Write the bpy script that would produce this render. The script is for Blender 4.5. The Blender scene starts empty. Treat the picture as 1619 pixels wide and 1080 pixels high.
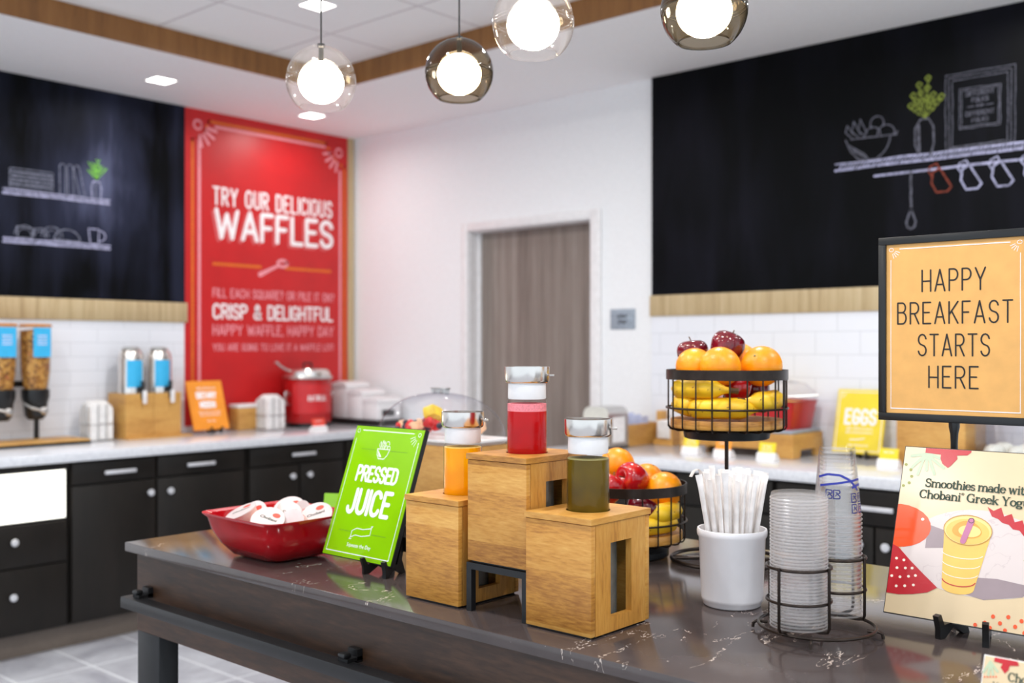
import bpy, bmesh, math, random
from mathutils import Vector, Matrix

# ------------------------------------------------------------------ camera, world, exposure
SC = bpy.context.scene
COL = SC.collection
D2R = math.radians
cam_data = bpy.data.cameras.new('camera')
cam = bpy.data.objects.new('camera', cam_data)
COL.objects.link(cam)
SC.camera = cam
cam.location = (0, 0, 1.39)
cam.rotation_euler = (D2R(90), 0, D2R(41.46 - 90))
cam_data.sensor_width = 36
cam_data.lens = 36 * 1642 / 1619
cam_data.shift_y = 12 / 1619
cam_data.clip_start = 0.05
cam_data.dof.use_dof = True
cam_data.dof.focus_distance = 1.86
cam_data.dof.aperture_fstop = 3.1

world = bpy.data.worlds.new('daylight')
SC.world = world
world.use_nodes = True
wn = world.node_tree
bg = wn.nodes['Background']
bg.inputs['Color'].default_value = (0.80, 0.90, 1.0, 1)
bg.inputs['Strength'].default_value = 1.5

SC.view_settings.view_transform = 'Standard'
SC.view_settings.look = 'None'
SC.view_settings.gamma = 1
SC.view_settings.use_curve_mapping = False
SC.view_settings.exposure = -0.03
SC.cycles.transparent_max_bounces = 96
SC.cycles.max_bounces = 10
SC.cycles.diffuse_bounces = 5
SC.cycles.sample_clamp_indirect = 6
SC.cycles.caustics_reflective = False
SC.cycles.caustics_refractive = False


def area_lamp(name, loc, size, power, color=(1, 0.985, 0.97), spread=170):
    l = bpy.data.lights.new(name, 'AREA')
    l.shape = 'SQUARE'
    l.size = size
    l.energy = power
    l.color = color
    l.spread = D2R(spread)
    o = bpy.data.objects.new(name, l)
    o.location = loc
    COL.objects.link(o)
    return o


# recessed square downlights: (x, y, ceiling height)
DOWNLIGHTS = [(2.82, 4.91, 2.78), (3.84, 4.98, 2.78), (1.80, 4.91, 2.78), (0.78, 4.91, 2.78),
              (4.02, 1.25, 2.78), (4.02, 0.20, 2.78),
              (2.83, 3.63, 2.89), (1.01, 3.63, 2.89), (2.83, 1.80, 2.89), (1.01, 1.80, 2.89),
              (2.83, 0.00, 2.89), (1.01, 0.00, 2.89), (-0.8, 1.80, 2.89), (-0.8, -0.6, 2.89), (1.01, -1.8, 2.89),
              (-0.8, 3.63, 2.89)]
for (lx, ly, lz) in DOWNLIGHTS:
    area_lamp('downlight_lamp', (lx, ly, lz - 0.012), 0.11, 3.8 if lz < 2.8 else 17.0)


# ------------------------------------------------------------------ colours and materials
def lin(c):
    def f(v):
        v = v / 255.0
        return v / 12.92 if v <= 0.04045 else ((v + 0.055) / 1.055) ** 2.4
    return (f(c[0]), f(c[1]), f(c[2]), 1)


def new_mat(name):
    m = bpy.data.materials.new(name)
    m.use_nodes = True
    nt = m.node_tree
    return m, nt, nt.nodes['Principled BSDF']


def coords(nt, scale=(1, 1, 1), kind='Object'):
    tc = nt.nodes.new('ShaderNodeTexCoord')
    mp = nt.nodes.new('ShaderNodeMapping')
    mp.inputs['Scale'].default_value = scale
    nt.links.new(tc.outputs[kind], mp.inputs['Vector'])
    return mp.outputs['Vector']


def ramp(nt, fac, stops):
    r = nt.nodes.new('ShaderNodeValToRGB')
    e = r.color_ramp.elements
    while len(e) < len(stops):
        e.new(0.5)
    for k, (p, c) in enumerate(stops):
        e[k].position = p
        e[k].color = lin(c) if max(c) > 1.001 else (c[0], c[1], c[2], 1)
    nt.links.new(fac, r.inputs['Fac'])
    return r.outputs['Color']


def noise(nt, vec, scale=5, detail=3, rough=0.5, dist=0.0):
    n = nt.nodes.new('ShaderNodeTexNoise')
    n.inputs['Scale'].default_value = scale
    n.inputs['Detail'].default_value = detail
    n.inputs['Roughness'].default_value = rough
    n.inputs['Distortion'].default_value = dist
    nt.links.new(vec, n.inputs['Vector'])
    return n.outputs['Fac']


def bump(nt, b, height, strength=0.2, dist=0.002):
    n = nt.nodes.new('ShaderNodeBump')
    n.inputs['Strength'].default_value = strength
    n.inputs['Distance'].default_value = dist
    nt.links.new(height, n.inputs['Height'])
    nt.links.new(n.outputs['Normal'], b.inputs['Normal'])


def mixc(nt, fac, a, b):
    m = nt.nodes.new('ShaderNodeMix')
    m.data_type = 'RGBA'
    nt.links.new(fac, m.inputs[0])
    for sock, v in ((m.inputs[6], a), (m.inputs[7], b)):
        if isinstance(v, tuple):
            sock.default_value = v
        else:
            nt.links.new(v, sock)
    return m.outputs[2]


def math_node(nt, op, a, b=None):
    m = nt.nodes.new('ShaderNodeMath')
    m.operation = op
    for i, v in enumerate((a, b)):
        if v is None:
            continue
        if isinstance(v, (int, float)):
            m.inputs[i].default_value = v
        else:
            nt.links.new(v, m.inputs[i])
    return m.outputs[0]


def plain(name, c, rough=0.5, metal=0.0, var=0.06, scale=30, bmp=0.0, stretch=(1, 1, 1), coat=0.0, spec=0.5):
    """a colour with a faint procedural variation"""
    m, nt, b = new_mat(name)
    v = coords(nt, stretch)
    f = noise(nt, v, scale, 3)
    lo = tuple(x * (1 - var) for x in c)
    hi = tuple(min(255, x * (1 + var)) for x in c)
    nt.links.new(ramp(nt, f, [(0.3, lo), (0.7, hi)]), b.inputs['Base Color'])
    b.inputs['Roughness'].default_value = rough
    b.inputs['Metallic'].default_value = metal
    b.inputs['Coat Weight'].default_value = coat
    b.inputs['Specular IOR Level'].default_value = spec
    if bmp:
        bump(nt, b, f, bmp)
    return m


def wood(name, stops, stretch=(4, 4, 0.4), scale=14, rough=0.45, fine=0.35, coat=0.0, bmp=0.08, spec=0.5, planks=None):
    """grain stretched along one axis: small stretch value = grain direction"""
    m, nt, b = new_mat(name)
    v = coords(nt, stretch)
    f1 = noise(nt, v, scale * 0.25, 4, 0.6, 0.6)
    f2 = noise(nt, v, scale * 3.0, 3, 0.6, 0.2)
    mx = nt.nodes.new('ShaderNodeMix')
    mx.inputs[0].default_value = fine
    nt.links.new(f1, mx.inputs[2])
    nt.links.new(f2, mx.inputs[3])
    fac = mx.outputs[0]
    if planks:                      # glued strips that differ a little in tone
        pv = coords(nt, planks)
        wn_ = nt.nodes.new('ShaderNodeTexWhiteNoise')
        sn = nt.nodes.new('ShaderNodeVectorMath')
        sn.operation = 'FLOOR'
        oi = nt.nodes.new('ShaderNodeObjectInfo')
        sh = nt.nodes.new('ShaderNodeVectorMath')
        sh.operation = 'ADD'
        nt.links.new(pv, sh.inputs[0])
        nt.links.new(math_node(nt, 'MULTIPLY', oi.outputs['Random'], 40.0), sh.inputs[1])
        nt.links.new(sh.outputs[0], sn.inputs[0])
        nt.links.new(sn.outputs[0], wn_.inputs['Vector'])
        fac = math_node(nt, 'ADD', fac, math_node(nt, 'MULTIPLY', math_node(nt, 'SUBTRACT', wn_.outputs['Value'], 0.5), 0.22))
    nt.links.new(ramp(nt, fac, stops), b.inputs['Base Color'])
    b.inputs['Roughness'].default_value = rough
    b.inputs['Coat Weight'].default_value = coat
    b.inputs['Coat Roughness'].default_value = 0.2
    b.inputs['Specular IOR Level'].default_value = spec
    bump(nt, b, f2, bmp, 0.001)
    return m


def glow(name, c, strength):
    m, nt, b = new_mat(name)
    b.inputs['Base Color'].default_value = lin(c)
    b.inputs['Emission Color'].default_value = lin(c)
    b.inputs['Emission Strength'].default_value = strength
    return m


def thin_clear(name, tint=(250, 250, 250), edge=(225, 228, 230), gloss=0.05, reflect=1.0, ior=1.45, rim=0.5, haze=0.0):
    """thin transparent wall: sees through it, mirrors at grazing angles"""
    m, nt, b = new_mat(name)
    nt.nodes.remove(b)
    out = nt.nodes['Material Output']
    lw = nt.nodes.new('ShaderNodeLayerWeight')
    lw.inputs['Blend'].default_value = rim
    tr = nt.nodes.new('ShaderNodeBsdfTransparent')
    nt.links.new(ramp(nt, lw.outputs['Facing'], [(0.5, tint), (1.0, edge)]), tr.inputs['Color'])
    gl = nt.nodes.new('ShaderNodeBsdfGlossy')
    gl.inputs['Roughness'].default_value = gloss
    f0 = ((ior - 1) / (ior + 1)) ** 2
    fac = math_node(nt, 'POWER', lw.outputs['Facing'], 4.0)
    fac = math_node(nt, 'ADD', math_node(nt, 'MULTIPLY', fac, 0.9 - f0), f0)
    fac = math_node(nt, 'MINIMUM', math_node(nt, 'MULTIPLY', fac, reflect), 0.95)
    mx = nt.nodes.new('ShaderNodeMixShader')
    nt.links.new(fac, mx.inputs[0])
    nt.links.new(tr.outputs[0], mx.inputs[1])
    nt.links.new(gl.outputs[0], mx.inputs[2])
    last = mx.outputs[0]
    if haze:
        df = nt.nodes.new('ShaderNodeBsdfDiffuse')
        df.inputs['Color'].default_value = (0.97, 0.95, 0.95, 1)
        tl = nt.nodes.new('ShaderNodeBsdfTranslucent')
        tl.inputs['Color'].default_value = (0.97, 0.95, 0.95, 1)
        h1 = nt.nodes.new('ShaderNodeMixShader')
        nt.links.new(df.outputs[0], h1.inputs[1])
        nt.links.new(tl.outputs[0], h1.inputs[2])
        h2 = nt.nodes.new('ShaderNodeMixShader')
        h2.inputs[0].default_value = haze
        nt.links.new(last, h2.inputs[1])
        nt.links.new(h1.outputs[0], h2.inputs[2])
        last = h2.outputs[0]
    nt.links.new(last, out.inputs['Surface'])
    return m


BEECH = [(0.28, (150, 94, 34)), (0.48, (194, 136, 58)), (0.72, (214, 164, 86))]
BEECH2 = [(0.30, (140, 92, 44)), (0.48, (178, 124, 62)), (0.72, (200, 146, 80))]
PALE = [(0.30, (158, 134, 96)), (0.5, (190, 168, 128)), (0.72, (208, 190, 152))]
MT = {}
MT['wall'] = plain('wall paint', (238, 239, 240), 0.6, var=0.01, scale=60, bmp=0.05)
MT['ceiling_paint'] = plain('ceiling paint', (244, 244, 245), 0.7, var=0.01, scale=80)
MT['fascia'] = wood('fascia walnut veneer', [(0.3, (112, 72, 34)), (0.5, (138, 92, 46)), (0.7, (154, 106, 58))], (5, 5, 0.3), 16, 0.5)
MT['cabinet'] = wood('dark stained cabinet', [(0.3, (20, 17, 14)), (0.5, (27, 23, 19)), (0.7, (34, 29, 25))], (3, 3, 0.5), 10, 0.42, spec=0.3)
MT['walnut_front'] = wood('dark walnut front', [(0.28, (24, 14, 8)), (0.46, (54, 34, 20)), (0.62, (78, 52, 34)), (0.78, (98, 68, 46))], (3, 0.55, 4), 10, 0.42, 0.4)
MT['toe'] = plain('taupe toe kick', (112, 100, 90), 0.5, var=0.03)
MT['black_metal'] = plain('black powder coat', (22, 22, 24), 0.38, 0.2, 0.1, 60)
MT['bronze_wire'] = plain('dark bronze wire', (52, 43, 38), 0.32, 0.75, 0.1, 60)
MT['black_plastic'] = plain('black plastic', (16, 16, 17), 0.35, 0, 0.1, 60)
MT['steel'] = plain('brushed steel', (205, 203, 200), 0.28, 1.0, 0.05, 40, 0, (1, 1, 8))
MT['chrome'] = plain('polished steel', (222, 216, 210), 0.2, 1.0, 0.02, 20)
MT['white_plastic'] = plain('white plastic', (232, 230, 230), 0.4, 0, 0.02)
MT['white_paper'] = plain('white paper', (236, 234, 232), 0.7, 0, 0.03, 40)
MT['ceramic'] = plain('white ceramic', (244, 243, 247), 0.22, 0, 0.02, 12)
MT['beech'] = wood('beech, grain across', BEECH, (0.7, 0.7, 5), 18, 0.4, 0.5, planks=(0.001, 0.001, 22))
MT['beech_up'] = wood('beech, grain upright', BEECH, (5, 5, 0.7), 16, 0.4, 0.45)
MT['bamboo'] = wood('bamboo', [(0.3, (168, 116, 52)), (0.5, (200, 150, 78)), (0.7, (216, 172, 100))], (1, 1, 5), 12, 0.45)
MT['pale_wood'] = wood('pale wood trim', PALE, (6, 6, 0.25), 18, 0.5, 0.3)
MT['door_wood'] = wood('grey wood door', [(0.28, (98, 86, 80)), (0.5, (134, 122, 114)), (0.72, (160, 150, 142))], (6, 6, 0.15), 10, 0.45, 0.35)
MT['red_gloss'] = plain('glossy red', (172, 6, 20), 0.12, 0, 0.05, 20, coat=0.5)
MT['red_panel'] = plain('red printed panel', (196, 26, 28), 0.42, 0, 0.03, 6)
MT['red_enamel'] = plain('red enamel', (176, 20, 22), 0.3, 0, 0.04, 10)
MT['print_white'] = plain('white print', (244, 238, 238), 0.6, 0, 0.02)
MT['print_pink'] = plain('pale pink print', (236, 150, 158), 0.6, 0, 0.02)
MT['print_rose'] = plain('rose print', (212, 96, 98), 0.6, 0, 0.02)
MT['print_orange'] = plain('orange print', (222, 110, 22), 0.6, 0, 0.03)
MT['print_black'] = plain('black print', (30, 26, 24), 0.6, 0, 0.02)
MT['print_darkgreen'] = plain('dark green print', (46, 66, 54), 0.6, 0, 0.02)
MT['chalk'] = plain('white chalk', (150, 150, 176), 0.9, 0, 0.25, 90)
MT['chalk_dim'] = plain('faint chalk', (76, 76, 86), 0.9, 0, 0.3, 90)
MT['chalk_green'] = plain('green chalk', (112, 176, 62), 0.9, 0, 0.25, 90)
MT['chalk_mid'] = plain('soft white chalk', (116, 118, 134), 0.9, 0, 0.3, 90)
MT['chalk_olive'] = plain('olive chalk', (96, 106, 36), 0.9, 0, 0.25, 90)
MT['chalk_red'] = plain('red chalk', (112, 46, 30), 0.9, 0, 0.25, 90)
MT['label_blue'] = plain('blue label', (52, 176, 226), 0.5, 0, 0.02)
MT['label_orange'] = plain('orange sign', (240, 150, 44), 0.4, 0, 0.03, 12)
MT['label_yellow'] = plain('yellow sign', (232, 208, 26), 0.35, 0, 0.03, 12)
MT['label_red'] = plain('coral label', (232, 72, 52), 0.5, 0, 0.03)
MT['sign_green'] = plain('lime green sign', (134, 190, 10), 0.1, 0, 0.03, 8, coat=0.3)
MT['sign_tan'] = plain('tan kraft sign', (226, 170, 96), 0.5, 0, 0.03, 30)
MT['cream'] = plain('cream print', (222, 198, 160), 0.22, 0, 0.02, 10)
MT['lamp_lens'] = glow('downlight lens', (255, 252, 246), 9.0)
MT['globe'] = glow('glowing opal globe', (255, 238, 210), 36.0)
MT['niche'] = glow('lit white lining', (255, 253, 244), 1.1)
MT['glass'] = thin_clear('clear glass', (254, 254, 254), (226, 230, 232), 0.03, 0.45)
MT['pendant_clear'] = thin_clear('clear pendant glass', (252, 251, 252), (236, 231, 232), 0.02, 0.9, 1.5, haze=0.011)
MT['pendant_smoke'] = thin_clear('smoked pendant glass', (208, 196, 174), (86, 76, 62), 0.02, 0.9, 1.5)
MT['acrylic'] = thin_clear('clear acrylic', (253, 253, 254), (226, 226, 234), 0.04, 0.7)
MT['cup_plastic'] = thin_clear('clear cup plastic', (255, 255, 255), (250, 250, 252), 0.08, 0.6, haze=0.016)
MT['cup_rim'] = thin_clear('rolled cup rim', (252, 252, 253), (244, 244, 248), 0.12, 1.2, haze=0.26)
MT['lid_plastic'] = thin_clear('frosted lid plastic', (255, 255, 255), (250, 250, 252), 0.2, 0.6, haze=0.085)
MT['lid_rim'] = thin_clear('rolled lid rim', (252, 252, 253), (244, 244, 248), 0.15, 1.2, haze=0.26)
MT['cup_print'] = plain('blue cup print', (38, 48, 150), 0.4, 0, 0.03)
MT['straw_paper'] = plain('straw wrapper paper', (244, 240, 238), 0.6, 0, 0.04, 50, 0.1)
MT['foil'] = plain('lid foil', (212, 198, 196), 0.3, 0.1, 0.03)
MT['cup_pink'] = plain('pale pink plastic cup', (236, 200, 190), 0.35, 0, 0.03)
MT['orange_peel'] = None
MT['satin_metal'] = plain('satin handle metal', (212, 212, 216), 0.35, 0.25, 0.03, 40)
MT['kettle_label'] = plain('red kettle label', (198, 34, 38), 0.4, 0, 0.03)


def make_special():
    # floor: large grey tiles with pale joints
    m, nt, b = new_mat('grey floor tile')
    tc = nt.nodes.new('ShaderNodeTexCoord')
    mp = nt.nodes.new('ShaderNodeMapping')
    mp.inputs['Location'].default_value = (-2.198 + 0.003, -4.397 + 0.003 + 0.0, 0)
    nt.links.new(tc.outputs['Object'], mp.inputs['Vector'])
    br = nt.nodes.new('ShaderNodeTexBrick')
    br.offset = 0.0
    br.inputs['Scale'].default_value = 1.0
    br.inputs['Brick Width'].default_value = 0.323
    br.inputs['Row Height'].default_value = 0.62
    br.inputs['Mortar Size'].default_value = 0.005
    br.inputs['Mortar Smooth'].default_value = 0.1
    nt.links.new(mp.outputs['Vector'], br.inputs['Vector'])
    f = noise(nt, tc.outputs['Object'], 4, 5, 0.65, 0.6)
    c = ramp(nt, f, [(0.25, (146, 146, 156)), (0.5, (176, 177, 184)), (0.75, (200, 202, 208))])
    nt.links.new(mixc(nt, br.outputs['Fac'], c, lin((226, 228, 232))), b.inputs['Base Color'])
    b.inputs['Roughness'].default_value = 0.4
    MT['floor'] = m
    # acoustic ceiling tiles
    m, nt, b = new_mat('acoustic ceiling tile')
    tc = nt.nodes.new('ShaderNodeTexCoord')
    mp = nt.nodes.new('ShaderNodeMapping')
    mp.inputs['Location'].default_value = (-2.525, -3.92, 0)
    nt.links.new(tc.outputs['Object'], mp.inputs['Vector'])
    br = nt.nodes.new('ShaderNodeTexBrick')
    br.offset = 0.0
    br.inputs['Scale'].default_value = 1.0
    br.inputs['Brick Width'].default_value = 0.605
    br.inputs['Row Height'].default_value = 0.605
    br.inputs['Mortar Size'].default_value = 0.008
    br.inputs['Mortar Smooth'].default_value = 0.3
    nt.links.new(mp.outputs['Vector'], br.inputs['Vector'])
    f = noise(nt, tc.outputs['Object'], 220, 2)
    c = ramp(nt, f, [(0.3, (238, 238, 238)), (0.7, (246, 246, 246))])
    nt.links.new(mixc(nt, br.outputs['Fac'], c, lin((212, 208, 210))), b.inputs['Base Color'])
    b.inputs['Roughness'].default_value = 0.9
    MT['ceiling_tile'] = m
    # white wall tile, wavy, with faint joints
    for nm, rot in (('tile_left', 0), ('tile_right', 1)):
        m, nt, b = new_mat('white wall tile')
        tc = nt.nodes.new('ShaderNodeTexCoord')
        sp = nt.nodes.new('ShaderNodeSeparateXYZ')
        nt.links.new(tc.outputs['Object'], sp.inputs[0])
        cb = nt.nodes.new('ShaderNodeCombineXYZ')
        nt.links.new(sp.outputs['Y' if rot else 'X'], cb.inputs[0])
        nt.links.new(sp.outputs['Z'], cb.inputs[1])
        br = nt.nodes.new('ShaderNodeTexBrick')
        br.inputs['Scale'].default_value = 1.0
        br.inputs['Brick Width'].default_value = 0.30 if not rot else 0.21
        br.inputs['Row Height'].default_value = 0.075 if not rot else 0.105
        br.inputs['Mortar Size'].default_value = 0.0018
        br.inputs['Mortar Smooth'].default_value = 0.4
        nt.links.new(cb.outputs[0], br.inputs['Vector'])
        f = noise(nt, cb.outputs[0], 16, 2)
        nt.links.new(mixc(nt, br.outputs['Fac'], lin((232, 234, 240)), lin((204, 206, 212))), b.inputs['Base Color'])
        b.inputs['Roughness'].default_value = 0.22
        bump(nt, b, f, 0.25, 0.004)
        MT[nm] = m
    # white quartz
    m, nt, b = new_mat('white quartz')
    v = coords(nt)
    f = noise(nt, v, 60, 4)
    nt.links.new(ramp(nt, f, [(0.3, (208, 210, 216)), (0.7, (226, 228, 232))]), b.inputs['Base Color'])
    b.inputs['Roughness'].default_value = 0.12
    MT['white_quartz'] = m
    # dark island quartz with pale broken veins
    m, nt, b = new_mat('dark veined quartz')
    v = coords(nt)
    base = ramp(nt, noise(nt, v, 3.0, 5, 0.6, 0.5), [(0.3, (58, 51, 50)), (0.7, (80, 70, 68))])
    vn = noise(nt, coords(nt, (0.75, 2.2, 1)), 1.9, 6, 0.62, 0.7)
    d = math_node(nt, 'ABSOLUTE', math_node(nt, 'SUBTRACT', vn, 0.5))
    line = math_node(nt, 'LESS_THAN', d, 0.0028)
    brk = math_node(nt, 'GREATER_THAN', noise(nt, v, 7, 3), 0.53)
    grit = math_node(nt, 'GREATER_THAN', noise(nt, v, 150, 2), 0.47)
    vein = math_node(nt, 'MULTIPLY', math_node(nt, 'MULTIPLY', line, brk), grit)
    speck = math_node(nt, 'GREATER_THAN', noise(nt, v, 260, 1), 0.80)
    al = math_node(nt, 'MAXIMUM', vein, math_node(nt, 'MULTIPLY', speck, 0.6))
    nt.links.new(mixc(nt, al, base, lin((178, 164, 154))), b.inputs['Base Color'])
    b.inputs['Roughness'].default_value = 0.14
    b.inputs['Specular IOR Level'].default_value = 0.55
    MT['dark_quartz'] = m
    # chalkboard with wiped dust streaks, and a painted highlight on the left one
    for nm, ax in (('chalkboard_left', 'X'), ('chalkboard_right', 'Y')):
        m, nt, b = new_mat('chalkboard with wiped dust')
        tc = nt.nodes.new('ShaderNodeTexCoord')
        mp = nt.nodes.new('ShaderNodeMapping')
        mp.inputs['Scale'].default_value = (3.2, 3.2, 0.55)
        nt.links.new(tc.outputs['Object'], mp.inputs['Vector'])
        f = noise(nt, mp.outputs['Vector'], 1.6, 4, 0.6, 0.5)
        g = noise(nt, tc.outputs['Object'], 1.3, 2)
        mul = math_node(nt, 'MULTIPLY', f, g)
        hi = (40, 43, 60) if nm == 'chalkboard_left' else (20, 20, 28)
        if nm == 'chalkboard_left':       # broad patch: the downlight's bright scallop painted in with wiped chalk dust
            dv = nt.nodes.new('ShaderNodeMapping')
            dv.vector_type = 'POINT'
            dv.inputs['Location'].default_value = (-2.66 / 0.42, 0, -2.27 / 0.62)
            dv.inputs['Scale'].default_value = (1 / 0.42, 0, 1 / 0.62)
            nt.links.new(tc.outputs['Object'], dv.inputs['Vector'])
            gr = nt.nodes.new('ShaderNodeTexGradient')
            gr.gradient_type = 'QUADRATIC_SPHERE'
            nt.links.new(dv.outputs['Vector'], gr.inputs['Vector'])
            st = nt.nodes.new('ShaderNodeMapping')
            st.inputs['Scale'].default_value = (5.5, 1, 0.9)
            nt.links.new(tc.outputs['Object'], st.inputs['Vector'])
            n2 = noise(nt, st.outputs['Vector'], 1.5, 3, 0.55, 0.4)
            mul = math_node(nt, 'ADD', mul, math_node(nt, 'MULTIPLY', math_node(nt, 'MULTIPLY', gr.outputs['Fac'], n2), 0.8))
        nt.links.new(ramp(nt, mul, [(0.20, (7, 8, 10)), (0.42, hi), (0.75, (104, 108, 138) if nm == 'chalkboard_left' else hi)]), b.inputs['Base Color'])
        b.inputs['Roughness'].default_value = 0.5
        b.inputs['Specular IOR Level'].default_value = 0.07
        MT[nm] = m
    # citrus peel
    m, nt, b = new_mat('orange peel')
    v = coords(nt)
    f = noise(nt, v, 26, 3)
    nt.links.new(ramp(nt, f, [(0.3, (244, 138, 4)), (0.6, (252, 160, 8)), (0.8, (254, 178, 24))]), b.inputs['Base Color'])
    b.inputs['Roughness'].default_value = 0.36
    bump(nt, b, noise(nt, v, 260, 2), 0.35, 0.001)
    MT['orange_peel'] = m
    # apple skin: streaks running from stem to base
    for nm, st in (('apple_dark', [(0.3, (70, 4, 18)), (0.55, (112, 10, 28)), (0.8, (150, 24, 30))]),
                   ('apple_red', [(0.3, (150, 8, 20)), (0.55, (190, 18, 22)), (0.78, (226, 96, 44))])):
        m, nt, b = new_mat('apple skin')
        v = coords(nt, (60, 60, 7))
        f = noise(nt, v, 1.0, 3)
        f2 = noise(nt, coords(nt), 22, 2)
        nt.links.new(ramp(nt, math_node(nt, 'ADD', math_node(nt, 'MULTIPLY', f, 0.5), math_node(nt, 'MULTIPLY', f2, 0.5)), st), b.inputs['Base Color'])
        b.inputs['Roughness'].default_value = 0.16
        b.inputs['Coat Weight'].default_value = 0.4
        MT[nm] = m
    # banana skin
    m, nt, b = new_mat('banana skin')
    v = coords(nt)
    f = noise(nt, v, 16, 3)
    base = ramp(nt, f, [(0.3, (226, 168, 14)), (0.7, (250, 206, 40))])
    sp = math_node(nt, 'GREATER_THAN', noise(nt, v, 85, 3), 0.69)
    nt.links.new(mixc(nt, sp, base, lin((120, 74, 20))), b.inputs['Base Color'])
    b.inputs['Roughness'].default_value = 0.42
    MT['banana'] = m
    # juices
    for nm, a, c in (('juice_orange', (244, 146, 0), (252, 172, 6)), ('juice_red', (164, 2, 8), (192, 12, 18)),
                     ('juice_green', (74, 58, 4), (102, 82, 12))):
        m, nt, b = new_mat('juice')
        v = coords(nt)
        nt.links.new(ramp(nt, noise(nt, v, 18, 3), [(0.3, a), (0.7, c)]), b.inputs['Base Color'])
        b.inputs['Roughness'].default_value = 0.25
        b.inputs['Specular IOR Level'].default_value = 0.15
        MT[nm] = m
    MT['foam_pink'] = plain('pink juice foam', (236, 132, 140), 0.5, 0, 0.08, 300, 0.3)
    MT['foam_yellow'] = plain('yellow juice foam', (252, 206, 110), 0.5, 0, 0.08, 300, 0.3)
    MT['foam_green'] = plain('green juice foam', (150, 140, 84), 0.5, 0, 0.08, 300, 0.3)
    # cereal
    m, nt, b = new_mat('granola')
    v = coords(nt)
    vo = nt.nodes.new('ShaderNodeTexVoronoi')
    vo.inputs['Scale'].default_value = 70
    nt.links.new(v, vo.inputs['Vector'])
    nt.links.new(ramp(nt, vo.outputs['Color'], [(0.1, (92, 52, 16)), (0.45, (168, 112, 42)), (0.8, (206, 156, 78)), (0.95, (150, 30, 34))]), b.inputs['Base Color'])
    b.inputs['Roughness'].default_value = 0.7
    bump(nt, b, vo.outputs['Distance'], 0.6, 0.01)
    MT['granola'] = m
    m, nt, b = new_mat('marble print')
    v = coords(nt)
    n1 = noise(nt, v, 12, 4, 0.5, 0.8)
    d = math_node(nt, 'ABSOLUTE', math_node(nt, 'SUBTRACT', n1, 0.5))
    nt.links.new(ramp(nt, d, [(0.0, (202, 186, 184)), (0.007, (216, 202, 198)), (0.2, (218, 204, 200))]), b.inputs['Base Color'])
    b.inputs['Roughness'].default_value = 0.25
    MT['marble'] = m


make_special()
for nm, c in dict(p_shadow=(156, 138, 142), p_red=(190, 34, 44), p_coral=(240, 82, 30), p_sage=(182, 196, 164), p_olive=(138, 142, 44),
                  p_green=(138, 152, 50), p_pink=(238, 158, 140), p_seed=(250, 236, 220), p_smoothie=(238, 190, 92),
                  p_smoothie2=(222, 156, 52), p_glassrim=(190, 140, 60), p_straw=(190, 110, 150), p_pale=(240, 212, 130), p_orange=(232, 84, 36)).items():
    MT[nm] = plain('poster ' + nm[2:], c, 0.25, 0, 0.03, 20)
for nm, c in dict(sugar_blue=(196, 206, 238), strawberry=(206, 34, 34), melon=(246, 190, 150), mango=(250, 206, 60), blueberry=(46, 44, 62),
                  sticker=(232, 226, 210), leaf=(70, 104, 40), brown_tip=(84, 56, 26), fabric_dark=(30, 30, 34), tank=(96, 96, 92),
                  grey_plate=(150, 160, 172), roll=(226, 226, 214), amber=(196, 122, 32)).items():
    MT[nm] = plain(nm.replace('_', ' '), c, 0.4, 0, 0.08, 60)
MT['tank'].node_tree.nodes['Principled BSDF'].inputs['Roughness'].default_value = 0.08


# ------------------------------------------------------------------ mesh building
def rrect(hx, hy, r, n=5):
    pts = []
    for (cx, cy, a0) in ((hx - r, hy - r, 0), (-hx + r, hy - r, 90), (-hx + r, -hy + r, 180), (hx - r, -hy + r, 270)):
        for k in range(n + 1):
            a = D2R(a0 + 90 * k / n)
            pts.append((cx + r * math.cos(a), cy + r * math.sin(a)))
    return pts


def arc(cx, cy, rx, ry, a0, a1, n=10):
    return [(cx + rx * math.cos(D2R(a0 + (a1 - a0) * k / n)), cy + ry * math.sin(D2R(a0 + (a1 - a0) * k / n))) for k in range(n + 1)]


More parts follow.
